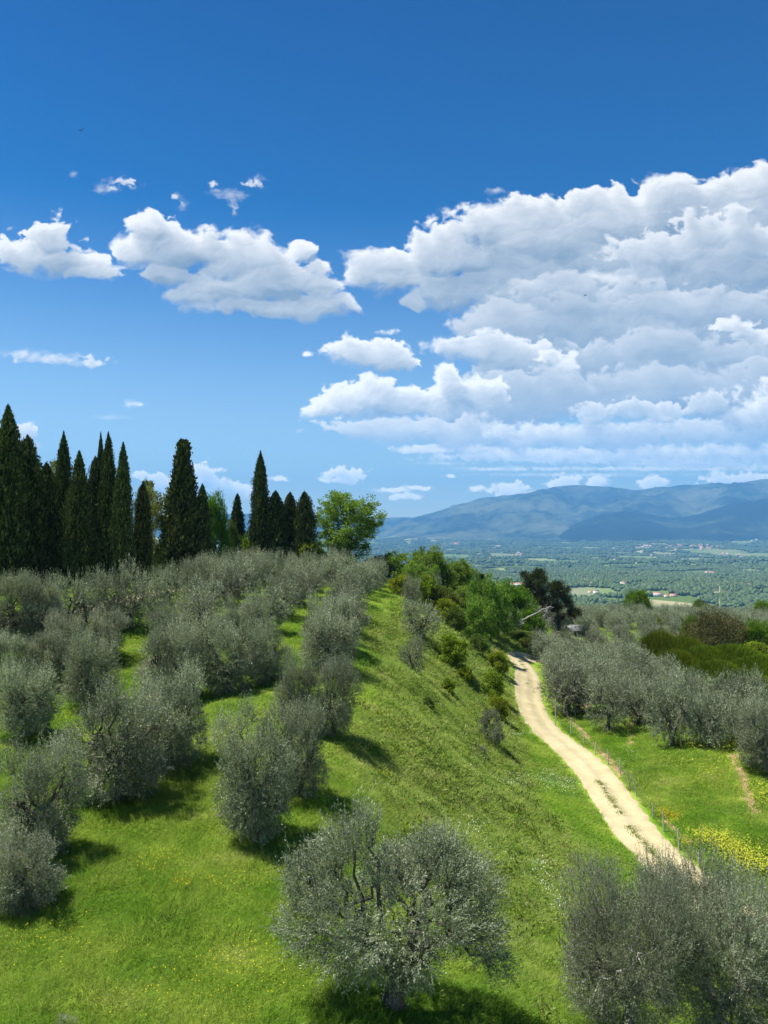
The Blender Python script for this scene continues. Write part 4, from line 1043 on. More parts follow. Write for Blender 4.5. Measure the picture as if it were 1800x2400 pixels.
for px, top, w, D, kd, lab, cat, grp in TREES:
    if px > 1120: D = D * 0.8
    x = (px - 900) / 1800 * D; z = H1(x, D); zt = (1250 - top) / 1800 * D
    me = BR[kd][0]; H0, R0 = dims(me); H = max(1.0, zt - z); wm = w / 1800 * D
    s_ = wm / (2 * R0)
    nm = {'tree': 'broadleaf_tree', 'bush': 'bush', 'pine': 'pine_tree', 'thicket': 'thicket'}[cat]
    plant(nm, me, (x, D, z - .1), RNG.random() * 6.28, (s_, s_, H / (H0 * 1.0)), lab, cat, grp)
# bushes set down on the slope: px, py of the foot, height px, width px
BUSH = [(1055,1560,75,90,'lime','wide yellow-green bush on the bank below the slender rim olive'),(1052,1630,42,42,'tuft','small round light bush with a shadow on the bank, lower one'),
 (1087,1600,44,44,'tuft','small round light bush on the bank, upper one'),(1150,1745,85,58,'grey','small dark grey-green olive bush at the bottom of the bank'),
 (1155,1640,70,60,'lime','green bush beside the upper road on its left'),(1165,1575,50,55,'lime','fresh green bush at the left of the road crest'),
 (1120,1530,45,60,'dark','fresh bush in the middle of the upper bank'),(1165,1690,60,60,'lime','low yellow-green bush near the road bend'),
 (1060,1480,60,60,'dark','dark bush at the top of the bank behind the yellow one'),
 (1128,1768,22,26,'grey','tiny dark tuft of scrub at the foot of the bank'),
 (1000,1660,30,40,'dark','low scrub patch on the rim of the bank'),(1262,1512,50,40,'dark','dark shrub on the right side of the road crest'),
 (150,2410,45,60,'bare','dry grey-brown weed bush at the bottom left edge')]
for px, py, h_, w_, kd, lab in BUSH:
    x, y = hit(px, py); z = H1(x, y); me = BR[kd][0]; H0, R0 = dims(me)
    s_ = w_ / 1800 * y / (2 * R0); plant('bush', me, (x, y, z - .05), RNG.random() * 6.28, (s_, s_, h_ / 1800 * y / H0), lab, 'bush', 'bushes on the bank' if px > 900 else None)

# ---- broom: upright green stems in mounds
def broom(tag_, seed, R, H, n):
    rng = np.random.default_rng(seed); g = Geo()
    b = rng.normal(size=(n, 2)) * R * 0.42; hh = H * np.exp(-(b ** 2).sum(1) / (2 * (R * 0.7) ** 2)) * (0.75 + 0.25 * rng.random(n))
    for lay in (0.30, 0.60, 0.88):
        C = np.c_[b * (1 + 0.25 * lay), hh * lay]
        Dr = np.c_[b / R * 0.5 + rng.normal(size=(n, 2)) * 0.16, np.ones(n)]
        g.cards(C, Dr, H * 0.34, 0.06, rng, np.clip(0.3 + 0.3 * lay + 0.2 * rng.normal(size=n), 0, 1))
    return g.mesh(tag_, M_BROOM)
BM = [broom('broom_stems_%d' % i, 110 + i, 3.0, 3.4, 7000) for i in range(2)]
for i, (px, top, w, D, lab) in enumerate([(1545,1476,95,84,'dark green broom bush, leftmost of the thicket'),(1600,1488,100,82,'dark green broom bush, second of the thicket from the left'),
   (1650,1512,110,76,'broom bush below the brownish pine'),(1715,1508,120,76,'large dome of broom right of the middle of the thicket'),(1780,1535,110,70,'broom bush at the right edge'),(1580,1520,90,75,'low broom bush at the front left of the thicket'),(1680,1545,90,70,'low broom bush at the front middle of the thicket'),(1745,1565,90,64,'low broom bush in front of the large dome')]):
    x = (px - 900) / 1800 * D; z = H1(x, D); H = (1250 - top) / 1800 * D - z
    r = empty('broom_bush', (x, D, z), RNG.random() * 6, (w / 1800 * D / 5.0,) * 2 + (max(1.2, H) / 3.4,)); tag(r, lab, 'broom bush', 'broom thicket'); obj('stems', BM[i % 2], r)

# ------------------------------------------------------------------ grass, flowers, woods: things nobody could count
def scatter(name, protos, P, rot, scl, extra, label):
    """P (n,3) points carrying instances of the protos, as one object"""
    me = bpy.data.meshes.new(name); me.vertices.add(len(P)); me.vertices.foreach_set('co', np.asarray(P, np.float32).ravel())
    rng = np.random.default_rng(len(P))
    at = {'rz': rot, 'sc': scl, 'pi': rng.integers(0, len(protos), len(P)).astype(np.float32)}; at.update(extra)
    for k_, v_ in at.items():
        a = me.attributes.new(k_, 'FLOAT', 'POINT'); a.data.foreach_set('value', np.asarray(v_, np.float32))
    c = bpy.data.collections.new(name + '_sources')
    for i, pm in enumerate(protos):
        o_ = bpy.data.objects.new('%s_%02d' % (name, i), pm); c.objects.link(o_)
    o = obj(name, me)
    ng = bpy.data.node_groups.new(name, 'GeometryNodeTree')
    ng.interface.new_socket('Geometry', in_out='INPUT', socket_type='NodeSocketGeometry'); ng.interface.new_socket('Geometry', in_out='OUTPUT', socket_type='NodeSocketGeometry')
    gi = ng.nodes.new('NodeGroupInput'); go = ng.nodes.new('NodeGroupOutput')
    ip = ng.nodes.new('GeometryNodeInstanceOnPoints'); ci = ng.nodes.new('GeometryNodeCollectionInfo')
    ci.inputs['Collection'].default_value = c; ci.inputs['Separate Children'].default_value = True; ci.inputs['Reset Children'].default_value = True
    ng.links.new(gi.outputs[0], ip.inputs['Points']); ng.links.new(ci.outputs[0], ip.inputs['Instance'])
    ip.inputs['Pick Instance'].default_value = True
    def na(nm):
        n = ng.nodes.new('GeometryNodeInputNamedAttribute'); n.data_type = 'FLOAT'; n.inputs['Name'].default_value = nm; return n.outputs['Attribute']
    fi = ng.nodes.new('FunctionNodeFloatToInt'); ng.links.new(na('pi'), fi.inputs[0]); ng.links.new(fi.outputs[0], ip.inputs['Instance Index'])
    cx = ng.nodes.new('ShaderNodeCombineXYZ'); ng.links.new(na('rz'), cx.inputs[2]); ng.links.new(cx.outputs[0], ip.inputs['Rotation'])
    ng.links.new(na('sc'), ip.inputs['Scale'])
    ng.links.new(ip.outputs[0], go.inputs[0])
    m = o.modifiers.new('scatter', 'NODES'); m.node_group = ng
    tag(o, label, None, None, 'stuff'); return o

def tuft(seed, n, h, w, spread, lean=1.0):
    rng = np.random.default_rng(seed); g = Geo()
    b = rng.normal(size=(n, 2)) * spread; az = rng.random(n) * 6.28; ln = lean * (0.25 + 0.9 * rng.random(n))
    hh = h * (0.5 + 0.7 * rng.random(n))
    d = np.c_[np.cos(az) * ln, np.sin(az) * ln, np.ones(n)]; wd = np.c_[-np.sin(az + 1), np.cos(az + 1), np.zeros(n)] * w / 2
    p0 = np.c_[b, np.full(n, -0.02)]; m = p0 + d * (hh * 0.55)[:, None]; tp_ = p0 + d * hh[:, None] + np.c_[np.cos(az) * hh * ln * .5, np.sin(az) * hh * ln * .5, -hh * ln * .2]
    V = np.stack([p0 - wd, p0 + wd, m + wd * .8, m - wd * .8, tp_], 1).reshape(-1, 3)
    k_ = np.arange(n)[:, None] * 5
    g.add(V, k_ + [[0, 1, 2, 3]], k_ + [[3, 2, 4]], a=np.repeat(rng.random(n), 5))
    return g.mesh('tuft', M_GRASS)
NT = [tuft(200 + i, 26, 0.10, 0.017, 0.11, 1.3) for i in range(4)] + [tuft(206, 14, 0.22, 0.012, 0.09, 0.7)]
MT = [tuft(210 + i, 28, 0.11, 0.036, 0.20, 1.4) for i in range(4)] + [tuft(216, 18, 0.20, 0.03, 0.18, 0.9)]
def meadow_points(n, D0, D1, seed, umin=-0.56, umax=0.56, keepfn=None):
    rng = np.random.default_rng(seed)
    D = np.sqrt(D0 ** 2 + (D1 ** 2 - D0 ** 2) * rng.random(n)); u = rng.uniform(umin, umax, n)
    x = u * D; y = D
    k_ = (rdist(x, y) > 1.2 + 0.006 * y + 0.25 * perlin(x * 1.5, y * 1.5, 2))
    td = np.full(len(x), 99.0)
    for a in TLINE[::5]: np.minimum(td, np.hypot(x - a[0], y - a[1]), out=td)
    k_ &= td > 1.35
    for P, w in SOIL:
        b = np.full(len(x), 99.0)
        P = np.array(P); d_ = np.r_[0, np.cumsum(np.hypot(*np.diff(P, axis=0).T))]; tt = np.arange(0, d_[-1] + .1, 0.3)
        for t_ in tt: np.minimum(b, np.hypot(x - np.interp(t_, d_, P[:, 0]), y - np.interp(t_, d_, P[:, 1])), out=b)
        k_ &= (b > w * 0.7) | (rng.random(len(x)) < 0.12)
    x = x[k_]; y = y[k_]
    return x, y, rng
for (n, D0, D1, pr, s0, nm, lb) in ((120000, 12.5, 30, NT, 1.0, 'grass', 'lush spring meadow grass close to the terrace'), (190000, 28, 62, MT, 0.82, 'grass', 'meadow grass across the middle of the hillside'),
                            (80000, 58, 125, MT, 1.1, 'grass', 'distant meadow grass under the olive groves')):
    x, y, rng = meadow_points(n, D0, D1, n)
    dr, st = zones(x, y); z = height(x, y); dr = np.clip(dr + 0.9 * (rng.random(len(x)) < 0.08 + 0.25 * np.clip(fbm(x / 3.5, y / 3.5, 3, seed=88), 0, 1)), 0, 1)
    cl = fbm(x / 2.2, y / 2.2, 4, 0.6, seed=77)
    sc = s0 * (0.65 + 1.1 * np.clip(cl + 0.25, 0, 1.2)) * (0.8 + 0.4 * rng.random(len(x))) * (1 + 0.08 * st)
    scatter(nm, pr, np.c_[x, y, z], rng.random(len(x)) * 6.28, sc, {'dry': dr, 'gr': rng.random(len(x))}, lb)

def flower_mat(name, col):
    m = mat(name); t = m.node_tree; d = N(t, 'ShaderNodeBsdfDiffuse')
    c = ramp(t, attr(t, 'rnd'), [(0, tuple(v * .75 for v in col)), (1, col)]); t.links.new(c, d.inputs[0])
    tr = N(t, 'ShaderNodeBsdfTranslucent'); t.links.new(c, tr.inputs[0]); x = N(t, 'ShaderNodeMixShader'); x.inputs[0].default_value = .3
    t.links.new(d.outputs[0], x.inputs[1]); t.links.new(tr.outputs[0], x.inputs[2])
    o = N(t, 'ShaderNodeOutputMaterial'); t.links.new(x.outputs[0], o.inputs[0]); return m
M_YEL = flower_mat('yellow_petals', (0.78, 0.66, 0.03)); M_ORA = flower_mat('orange_petals', (0.60, 0.42, 0.02)); M_WHI = flower_mat('white_petals', (0.75, 0.77, 0.68)); M_LIY = flower_mat('pale_yellow_heads', (0.52, 0.55, 0.06))
def flower_proto(m, seed, n, r, h, spread):
    """heads on stems: six-petalled discs, one mesh"""
    rng = np.random.default_rng(seed); g = Geo()
    for i in range(n):
        c = np.array([rng.normal() * spread, rng.normal() * spread, h * (0.7 + 0.5 * rng.random())]); tl = rng.normal(size=2) * 0.3
        V = [c]; k_ = 8
        for j in range(k_):
            a = j / k_ * 6.283; rr = r * (1 if j % 2 == 0 else 0.65)
            V.append(c + [math.cos(a) * rr, math.sin(a) * rr, (tl[0] * math.cos(a) + tl[1] * math.sin(a)) * rr])
        g.add(V, None, [(0, 1 + j, 1 + (j + 1) % k_) for j in range(k_)], a=rng.random())
    return g.mesh('flower_heads', m)
def flowers(name, m, patches, per, r, h, spread, label, seed, thin=False):
    """patches: (px, py, rx px, ry px, density weight)"""
    rng = np.random.default_rng(seed); pts = []
    for (px, py, rx, ry, w) in patches:
        for _ in range(int(per * w)):
            a = rng.normal(size=2) * 0.5
            q = hit(px + a[0] * rx, py + a[1] * ry)
            if q is None: continue
            pts.append(q)
    x = np.array([p[0] for p in pts]); y = np.array([p[1] for p in pts]); k_ = rdist(x, y) > 1.5; x = x[k_]; y = y[k_]
    z = height(x, y); rng2 = np.random.default_rng(seed + 1)
    return scatter(name, [flower_proto(m, seed + i, 5, r, h, spread) for i in range(3)], np.c_[x, y, z], rng2.random(len(x)) * 6.28, 0.7 + 0.6 * rng2.random(len(x)), {}, label)
flowers('white_wildflowers', M_WHI, [(1285,1835,46,20,1.6),(1345,1850,50,24,1.1),(1195,1840,36,20,1.4),(1370,1790,60,50,.6),(1260,2035,50,12,.4),(1270,2075,60,40,.4),(1120,1800,40,40,.7),(1170,1700,30,14,1),(1110,1720,60,50,.6),(1100,1950,30,40,.6),(1520,1690,60,30,.5),(1480,1760,80,50,.5),(250,1500,40,14,1),(1300,2130,60,60,.5),(1220,1725,40,6,.8)], 42, 0.020, 0.24, 0.2, 'white wildflowers in drifts between the bank and the road', 301)
flowers('orange_wildflowers', M_ORA, [(1570,1920,26,16,2.0),(1553,1908,20,8,.8),(1606,1983,14,8,.8),(430,2080,18,8,.22),(515,2078,26,8,.10)], 40, 0.02, 0.22, 0.16, 'orange-yellow flowers along the fence', 311)
flowers('yellow_wildflowers', M_YEL, [(375,2027,26,6,.7),(560,2090,14,8,.4),(600,2250,90,60,.9),(180,2220,120,60,.5),(420,2330,200,70,.8),(1320,1830,40,40,.4),(1330,2010,70,60,.4),(1120,2200,60,60,.3),(60,2220,50,40,.4),(560,2310,100,60,.5)], 30, 0.013, 0.22, 0.3, 'tiny yellow flowers sprinkled through the meadow', 321)
flowers('yellow_mustard', M_LIY, [(1685,1980,30,16,1.6),(1720,2000,24,14,2.0),(1745,2025,46,24,3),(1785,2045,30,22,2.2),(1655,1968,24,10,1.2),(1790,1868,24,30,1.3),(1625,1748,16,12,.7),(1705,1735,10,34,1.1),(1722,1790,20,24,.6),(1610,1800,60,26,.35),(1670,1815,40,20,.3),(1480,1655,10,26,.5)], 80, 0.028, 0.36, 0.34, 'sprawling yellow mustard at the lower right', 331)

# leafy weeds under and among the right hand orchard, and rough herbs on the bank
def weed(seed, n, h, m):
    rng = np.random.default_rng(seed); g = Geo(); C = np.c_[rng.normal(size=(n, 2)) * h * .5, rng.random(n) * h]; 
    g.cards(C, rng.normal(size=(n, 3)) * .6 + [0, 0, .7], 0.11, 0.05, rng); return g.mesh('weed', m)
WD = [weed(400, 60, .4, M_DARKB), weed(401, 60, .38, M_BROAD), weed(405, 60, .4, M_BROAD), weed(406, 50, .32, M_LIME), weed(407, 50, .34, M_PALE)]
rngw = np.random.default_rng(8); n = 9000
x = rngw.uniform(-6, 20, n); y = rngw.uniform(14, 96, n); _, st = zones(x, y)
k_ = (rngw.random(n) < st * (0.25 + 0.9 * np.clip(fbm(x / 3, y / 3, 4, seed=12) + .3, 0, 1))) & (rdist(x, y) > 1.5); x = x[k_]; y = y[k_]
scatter('undergrowth', WD, np.c_[x, y, height(x, y)], rngw.random(len(x)) * 6.28, 0.5 + 0.8 * rngw.random(len(x)), {}, 'rough herbs and low scrub covering the steep bank')
# grassy strip along the middle of the road and stones
rngr = np.random.default_rng(18)
seg = RLINE; n = 2600; i = rngr.integers(0, len(seg) - 1, n); p = seg[i]; T_ = np.gradient(seg, axis=0)[i]; T_ /= np.linalg.norm(T_, axis=1)[:, None]
off = rngr.normal(size=n) * 0.08 - 0.10; x = p[:, 0] + T_[:, 1] * off; y = p[:, 1] - T_[:, 0] * off
pxs = 900 + x / y * 1800
cl = fbm(x / 1.1, y / 1.1, 3, seed=6)
k_ = ((y < 47) & (y > 30) & (cl > -0.02)) | ((y > 64) & (cl > 0.25)); x = x[k_]; y = y[k_]
RT = [tuft(230 + i, 14, 0.06, 0.03, 0.08) for i in range(3)]
scatter('road_grass', RT, np.c_[x, y, height(x, y) + .10], rngr.random(len(x)) * 6.28, 0.7 + 0.7 * rngr.random(len(x)), {'dry': np.full(len(x), .9), 'gr': rngr.random(len(x)) * .3}, 'low grass growing along the crown of the road')

# woods in the valley
def wood_proto(seed, m):
    rng = np.random.default_rng(seed); g = Geo()
    for q in range(5):
        na_, nz_ = 9, 6; A, Z = np.meshgrid(np.arange(na_) / na_ * 6.283, np.linspace(0.05, 1, nz_))
        r = np.sin(np.clip(Z, 0, .97) * math.pi * .93 + 0.15) * (1 + 0.28 * rng.normal(size=Z.shape)) * (3.2 + rng.random() * 2)
        c = rng.normal(size=2) * 5.5 * (q > 0); H = 6 + 5 * rng.random()
        V = np.stack([np.cos(A) * r + c[0], np.sin(A) * r + c[1], Z * H - 1], -1).reshape(-1, 3)
        Q = [(a * na_ + b, a * na_ + (b + 1) % na_, (a + 1) * na_ + (b + 1) % na_, (a + 1) * na_ + b) for a in range(nz_ - 1) for b in range(na_)]
        g.add(V, Q, a=np.repeat(rng.random(), len(V)))
    return g.mesh('wood_crowns', m)
M_WOOD = leaf_mat('wood_crowns', (0.07, 0.105, 0.045), (0.095, 0.14, 0.06), (0.125, 0.175, 0.075), 0.0, ovar=0.2)
WP = [wood_proto(500 + i, M_WOOD) for i in range(6)]
rngv = np.random.default_rng(77)
for (n, D0, D1, sc0) in ((13000, 420, 1900, 1.0), (30000, 1800, 4200, 1.15), (30000, 4000, 11500, 1.8)):
    D = np.sqrt(D0 ** 2 + (D1 ** 2 - D0 ** 2) * rngv.random(n)); u = rngv.uniform(-0.06, 0.56, n); x = u * D; y = D
    f = fbm(x / 420, y / 300, 4, 0.55, seed=611); f2 = fbm(x / 120, y / 60, 3, 0.55, seed=617)
    k_ = (f + 0.45 * f2 > (-0.06 if D0 < 4000 else -0.04)); k_ &= field_w(x, y) < 0.4; x = x[k_]; y = y[k_]
    z = height(x, y)
    scatter('woods', WP, np.c_[x, y, z], rngv.random(len(x)) * 6.28, sc0 * (0.7 + 0.7 * rngv.random(len(x))), {}, 'green woods spread over the valley floor' if D0 > 1700 else 'wooded slope below the orchard rim')

# ------------------------------------------------------------------ fence along the road, pole, trunks, houses, birds
M_POST = simple('grey_post', (0.42, 0.40, 0.36), 0.7, 0.25, 6); M_WIRE = simple('galvanised_wire', (0.35, 0.35, 0.34), 0.5, 0.1, 4, metal=0.3)
M_DEAD = bark_mat('dead_wood', (0.26, 0.25, 0.22), (0.48, 0.46, 0.42), 6)
POSTS = [(1302,1702,56,'first post, by the orchard corner under the first olive'),(1338,1722,36,'post at the bare soil, leaning rusty brown'),(1368,1744,26,'third post, thin and low'),(1394,1768,26,'fourth post, where the footpath runs beside the fence'),
 (1426,1792,32,'fifth post, taller, beside the pale footpath'),(1454,1815,34,'sixth post at the end of the footpath'),(1478,1852,42,'seventh post, leaning left'),(1494,1868,50,'eighth post, leaning against its neighbour'),
 (1532,1915,30,'ninth post, short, in a tuft of dry stems'),(1556,1950,44,'tenth post by the orange flowers'),(1592,1992,44,'eleventh post below the orange flowers'),(1638,2032,30,'last post, above the corner olives')]
postp = []
for i, (px, py, h_, lab) in enumerate(POSTS):
    x, y = hit(px, py); z = H1(x, y); hm = h_ / 1800 * y * 1.1
    g = Geo(); rng = np.random.default_rng(i); ln = (-0.22 if i in (6, 7) else rng.normal() * 0.05)
    g.tube([[0, 0, -.2], [ln * hm * .5, 0, hm * .5], [ln * hm, 0.02, hm]], [0.034, 0.03, 0.026], 6)
    g.tube([[ln * hm, 0.02, hm], [ln * hm, 0.02, hm + 0.004]], [0.024, 0.001], 6)
    o = obj('fence_post', g.mesh('fence_post', M_POST), None, (x, y, z)); tag(o, 'thin grey ' + lab if not lab.startswith('post') else 'thin ' + lab, 'fence post', 'fence posts along the road')
    postp.append((x + ln * hm, y, z, hm))
g = Geo()
for a, b in zip(postp[:-1], postp[1:]):
    for f in (0.35, 0.62, 0.9):
        p = np.array([a[0], a[1], a[2] + a[3] * f]); q = np.array([b[0], b[1], b[2] + b[3] * f]); t = np.linspace(0, 1, 5)[:, None]
        P = p + (q - p) * t; P[:, 2] -= 0.05 * np.sin(t[:, 0] * math.pi); g.tube(P, [0.0022] * 5, 4)
tag(obj('fence_wire', g.mesh('fence_wire', M_WIRE)), 'thin slack wires strung between the posts beside the road', 'fence wire')

def pole():
    D = 150.0; px = 1686; x = (px - 900) / 1800 * D; z = H1(x, D); top = (1250 - 1375) / 1800 * D
    r = empty('power_pole', (x, D, z)); tag(r, 'pale power pole with crossarm standing above the far orchard edge', 'power pole'); H = top - z
    g = Geo(); g.tube([[0, 0, -.5], [0, 0, H]], [0.20, 0.15], 10); g.tube([[0, 0, H], [0, 0, H + .02]], [0.15, .001], 10); obj('pole', g.mesh('pole', simple('pale_concrete', (0.55, 0.55, 0.50), .8, .1)), r)
    g = Geo(); g.box((0, 0, H - 1.1), (2.3, .2, .2)); obj('crossarm', g.mesh('crossarm', M_POST), r)
    for sx in (-1.0, 0, 1.0):
        g = Geo(); zb = H - 1.0 if sx else H
        g.tube([[sx, 0, zb], [sx, 0, zb + .12], [sx, 0, zb + .26], [sx, 0, zb + .36]], [.05, .1, .1, .03], 8); obj('insulator', g.mesh('insulator', simple('glazed_insulator', (.35, .2, .12), .3, .1)), r)
pole()
def dead_trunk():
    D = 91.0; a = np.array(PT(1243, 1444, D)); b = np.array(PT(1292, 1421, D + 1)); r = empty('dead_tree', a); rng = np.random.default_rng(4)
    tag(r, 'bleached fallen dead trunk with hanging broken branches beside the vivid green tree', 'dead tree'); b = b - a
    base = np.array([-0.9, 0.4, -0.5])
    g = Geo(); limb(g, base, b * 0.0, .09, .085, rng, 0, 5, 8, .03); limb(g, [0, 0, 0], b, .085, .035, rng, 0.04, 8, 8, .02); obj('trunk', g.mesh('trunk', M_DEAD, True), r)
    for f, dx, dz in ((.55, .2, -1.1), (.7, .1, -1.3), (.62, -.1, -1.6), (.85, .3, -.9), (.4, -.8, .5), (.8, .6, .2)):
        g = Geo(); limb(g, b * f, b * f + [dx, rng.normal() * .3, dz], .03, .012, rng, 0.05, 6, 5, .06); obj('branch', g.mesh('branch', M_DEAD, True), r)
dead_trunk()
def snag():
    D = 96.0; px = 1130; x = (px - 900) / 1800 * D; z = H1(x, D); H = (1250 - 1345) / 1800 * D - z; rng = np.random.default_rng(3)
    r = empty('ivy_snag', (x, D, z)); tag(r, 'narrow dark ivy-covered stem rising above the hedge line', 'ivy-covered trunk')
    g = Geo(); g.tube([[0, 0, -.3], [.1, 0, H * .5], [-.1, 0, H]], [.2, .15, .05], 7); limb(g, [-.1, 0, H * .9], [-.8, 0, H * 1.12], .05, .015, rng); obj('trunk', g.mesh('trunk', M_BARKD), r)
    g = Geo(); n = 5000; zz = rng.random(n) ** .8 * H; a = rng.random(n) * 6.28; rr = (0.75 - 0.5 * zz / H) * (.6 + .5 * rng.random(n)) * (1 + .4 * perlin(zz * 1.3, a, 3))
    g.cards(np.c_[np.cos(a) * rr, np.sin(a) * rr, zz], np.c_[np.cos(a), np.sin(a), rng.normal(size=n) * .6], .2, .13, rng); obj('ivy', g.mesh('ivy', M_DARKB), r)
snag()

# sheds and houses
M_WALLW = simple('pale_render', (0.72, 0.68, 0.60), .9, .08); M_WALLP = simple('warm_render', (0.70, 0.52, 0.40), .9, .12); M_ROOF = simple('red_clay_tiles', (0.42, 0.20, 0.13), .85, .2, 2)
M_ROOFG = simple('grey_sheet_roof', (0.15, 0.155, 0.16), .5, .15); M_WIN = simple('window_glass', (0.05, 0.06, 0.07), .2, .1)
def house_parts(w, d, h, rh, wallm, roofm, seed, wins=True):
    rng = np.random.default_rng(seed)
    g = Geo(); g.box((0, 0, h / 2 - 1), (w, d, h + 2)); 
    g.add([(-w / 2, -d / 2, h), (-w / 2, d / 2, h), (-w / 2, 0, h + rh)], None, [(0, 1, 2)]); g.add([(w / 2, -d / 2, h), (w / 2, d / 2, h), (w / 2, 0, h + rh)], None, [(0, 2, 1)])
    parts = [('wall', g.mesh('wall', wallm))]
    g = Geo(); e = .5
    for s_ in (-1, 1):
        y0 = s_ * (d / 2 + e); z0 = h - rh * e / (d / 2)
        V = [(-w / 2 - e, y0, z0), (w / 2 + e, y0, z0), (w / 2 + e, 0, h + rh), (-w / 2 - e, 0, h + rh)]; V += [(a, b, c + .25) for a, b, c in V]
        g.add(V, [(0, 1, 2, 3), (4, 5, 6, 7), (0, 1, 5, 4), (1, 2, 6, 5), (3, 0, 4, 7)])
    parts.append(('roof', g.mesh('roof', roofm)))
    if wins:
        for i in range(3):
            g = Geo(); g.box((-w / 2 + w * (i + .5) / 3, -d / 2 - .02, h * .55), (w * .1, .06, 1.5)); parts.append(('window', g.mesh('window', M_WIN)))
    return parts
def house(px, py, w, d, h, rh, wm, rm, lab, rz=0.0, group=None, name='house', cat='house', seed=1):
    q = hit(px, py, 420.0)
    if q is None: return None
    x, y = q; z = H1(x, y); r = empty(name, (x, y, z), rz); tag(r, lab, cat, group)
    for nm, me in house_parts(w, d, h, rh, wm, rm, seed): obj(nm, me, r)
    return r
house(1540,1398,24,12,9,3,M_WALLW,M_ROOF,'cream farmhouse with red roof beyond the orchard rim, left of the power pole', .15)
house(1562,1400,10,9,6,2.5,M_WALLP,M_ROOF,'small annexe touching the cream farmhouse', .15)
house(1578,1398,16,9,5,2.5,M_WALLP,M_ROOF,'low red-roofed outbuilding right of the cream farmhouse', -.1)
house(1397,1392,13,11,8,3,M_WALLW,M_ROOFG,'bright white house on the pale field near the two pines', .3)
house(1383,1390,10,8,5,2,M_WALLW,M_ROOF,'small pale shed left of the bright white house', .1)
house(1170,1374,70,20,9,3,M_WALLP,M_ROOFG,'long low pinkish factory hall, left half, behind the hedge', .05, None, 'factory_hall', 'factory hall')
house(1218,1374,60,20,9,3,M_WALLW,M_ROOF,'long low pale factory hall between hedge and pines', -.05, None, 'factory_hall', 'factory hall')
house(1460,1371,16,11,8,3,M_WALLW,M_ROOF,'pale house alone in the woods above the light green tree', .2)
house(1668,1375,16,11,8,3,M_WALLW,M_ROOF,'white house just left of the power pole top', .2)
house(1752,1376,20,11,8,3,M_WALLP,M_ROOF,'pink house in the woods at the right, beyond the pole', .0)
house(1722,1373,11,9,7,2,M_WALLW,M_ROOF,'small white house between the pole and the pink house', .4)
house(1657,1347,16,11,14,3,M_WALLP,M_ROOF,'tall pinkish villa higher up the valley slope', .4)
house(1440,1319,9,9,22,3,M_WALLW,M_ROOF,'thin white tower in the far valley', .4, None, 'tower', 'tower')
tiny = [(house_parts(22, 14, 10, 4, M_WALLW, M_ROOF, 1, False)), (house_parts(30, 16, 9, 4, M_WALLP, M_ROOF, 2, False)), (house_parts(50, 24, 10, 3, M_WALLW, M_ROOFG, 3, False))]
first = {}
def tiny_house(kind, px, py, s, lab, group, name='house', cat='house'):
    q = hit(px, py, 420.0)
    if q is None: return
    x, y = q; r = empty(name, (x, y, H1(x, y)), RNG.random() * 3, s); tag(r, lab, cat, group)
    for nm, me in tiny[kind]: obj(nm, me, r)
TOWNS = [(1585,1283,22,6,26,'pale houses of the hill town at the mountain foot','pinkish house in the large hill town at the mountain foot',1,1.3),
 (1650,1283,34,5,22,'houses of the town right of the hill town','house in the long town right of the hill town',1,1.2),
 (1520,1281,24,5,8,'houses left of the hill town','white house in the hamlet left of the hill town',0,1.2),
 (1085,1253,60,5,22,'houses on the left valley edge','white house in the distant settlement at the left end of the valley',0,1.5),
 (1060,1277,34,2,12,'red roofed rows in the left valley','reddish building in the row above the hedge line',1,1.5),
 (1340,1262,110,5,26,'white buildings under the mountain','white building in the strip of settlements under the mountain range',2,1.2),
 (1700,1305,60,6,14,'farmhouses among pale fields','farmhouse among the pale fields at the right',0,1.0),
 (1545,1305,40,5,10,'farmhouses in the middle valley','farmhouse by the pale green field in the middle of the valley',0,1.0),
 (1370,1365,30,7,12,'white cottages right of the pines','white cottage in the woods right of the two pines',0,0.7),
 (1200,1300,80,10,12,'farmhouses above the hedge','small farmhouse in the valley above the hedge line',0,1.0),
 (1560,1350,120,14,12,'scattered houses in the woods','scattered white house in the valley woods',0,0.75),
 (1750,1268,50,5,10,'houses on the mountain foot','pale house on the mountain foot at the right',0,1.2)]
for cx, cyy, rx, ry, n, grp, lab, kd, s in TOWNS:
    for i, x_ in enumerate(sorted(cx + RNG.gauss(0, .45) * rx for _ in range(n))):
        tiny_house(kd if RNG.random() < .7 else 0, x_, cyy + RNG.gauss(0, .5) * ry, s * RNG.uniform(.7, 1.2), '%s, %s from left' % (lab, (words + ['twenty-fifth', 'twenty-sixth'])[i]), grp)
# grey sheet-roofed shelter among the olives
def shelter():
    D = 108.0; x = (1347 - 900) / 1800 * D; z = H1(x, D); r = empty('shed', (x, D, z), .4); tag(r, 'pale grey roof of a small hut half hidden among the back olives', 'shed')
    for nm, me in house_parts(1.9, 1.5, .75, .28, M_POST, M_ROOFG, 6): obj(nm, me, r)
shelter()

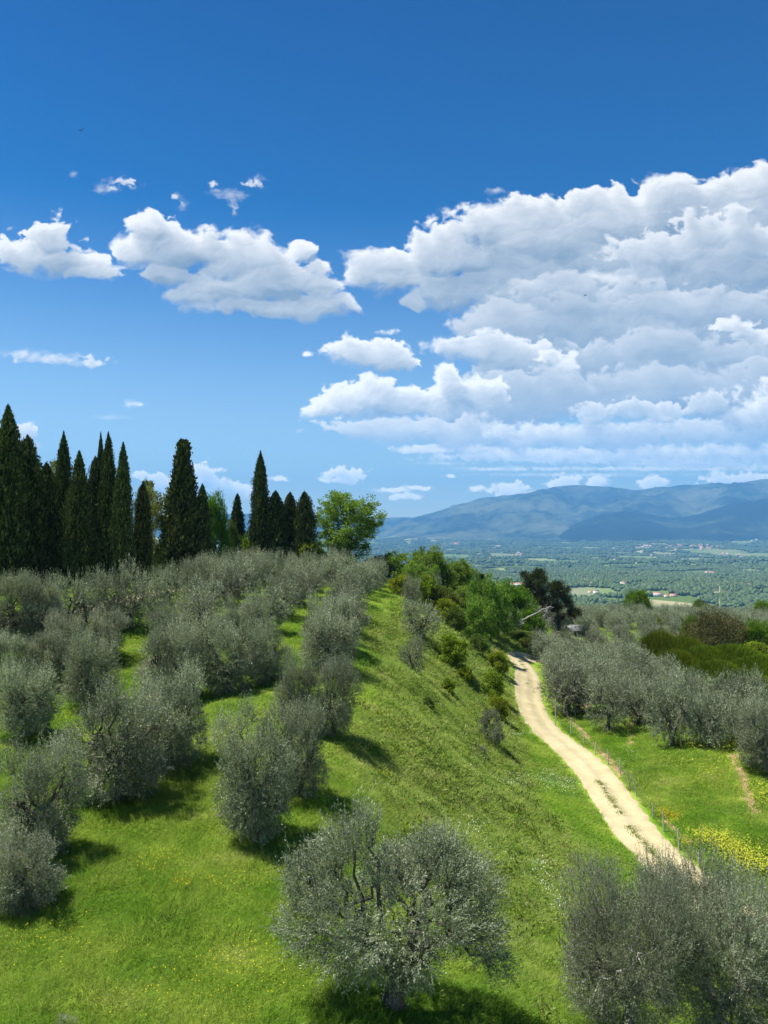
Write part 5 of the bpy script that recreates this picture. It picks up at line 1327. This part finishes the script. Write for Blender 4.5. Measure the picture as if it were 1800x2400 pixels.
M_BIRD = simple('dark_feathers', (0.02, 0.02, 0.025), .7, .2)
def bird(px, py, D, span, roll, lab):
    """soaring bird seen from below: body, wings in one skin"""
    c = np.array(PT(px, py, D)); g = Geo()
    g.tube([[0, -.26, 0], [0, -.2, .01], [0, -.05, 0], [0, .1, 0], [0, .22, 0]], [.01, .05, .075, .05, .02], 8)
    g.add([(-.05, .2, 0), (.05, .2, 0), (.1, .42, 0), (0, .38, .01), (-.1, .42, 0)], [(0, 1, 2, 3)], [(0, 3, 4)])
    for s_ in (-1, 1):
        h = span / 2
        V = [(s_ * .04, -.14, .01), (s_ * h * .45, -.2, .09), (s_ * h * .8, -.12, .12), (s_ * h, .06, .10), (s_ * h * .75, .06, .11), (s_ * h * .4, .06, .07), (s_ * .04, .12, .0)]
        V2 = [(a, b, cc - .015) for a, b, cc in V]
        F = [(0, 1, 5, 6), (1, 2, 4, 5), (7, 8, 12, 13), (8, 9, 11, 12)]; g.add(V + V2, F, [(2, 3, 4), (9, 10, 11), (0, 1, 8), (0, 8, 7)])
    o = obj('bird', g.mesh('bird', M_BIRD), None, c); o.rotation_euler = (math.radians(10), roll, math.radians(25)); tag(o, lab, 'bird', 'birds in the sky'); return o
bird(192, 305, 105, 1.05, math.radians(-38), 'dark bird gliding in the clear blue sky at the upper left')
bird(1372, 692, 120, 1.0, math.radians(-14), 'small dark bird flying in front of the large white cloud')

# ------------------------------------------------------------------ air of the valley
def haze():
    me = bpy.data.meshes.new('haze'); b = 44000.0
    x0, x1, y0, y1, z0, z1 = -17000, 17000, -2000, 20500, -330, 1480
    V = [(x, y, z) for z in (z0, z1) for y in (y0, y1) for x in (x0, x1)]
    me.from_pydata(V, [], [(0, 2, 3, 1), (4, 5, 7, 6), (0, 1, 5, 4), (2, 6, 7, 3), (0, 4, 6, 2), (1, 3, 7, 5)]); me.update()
    m = mat('haze'); t = m.node_tree; v = N(t, 'ShaderNodeVolumePrincipled'); v.inputs['Density'].default_value = HAZE_D; v.inputs['Color'].default_value = HAZE_C; v.inputs['Anisotropy'].default_value = 0.0
    o_ = N(t, 'ShaderNodeOutputMaterial'); t.links.new(v.outputs[0], o_.inputs['Volume']); me.materials.append(m)
    o = obj('haze', me); tag(o, None, None, None, 'stuff')
HAZE_D = 7.5e-5; HAZE_C = (0.165, 0.475, 0.93, 1)
haze()
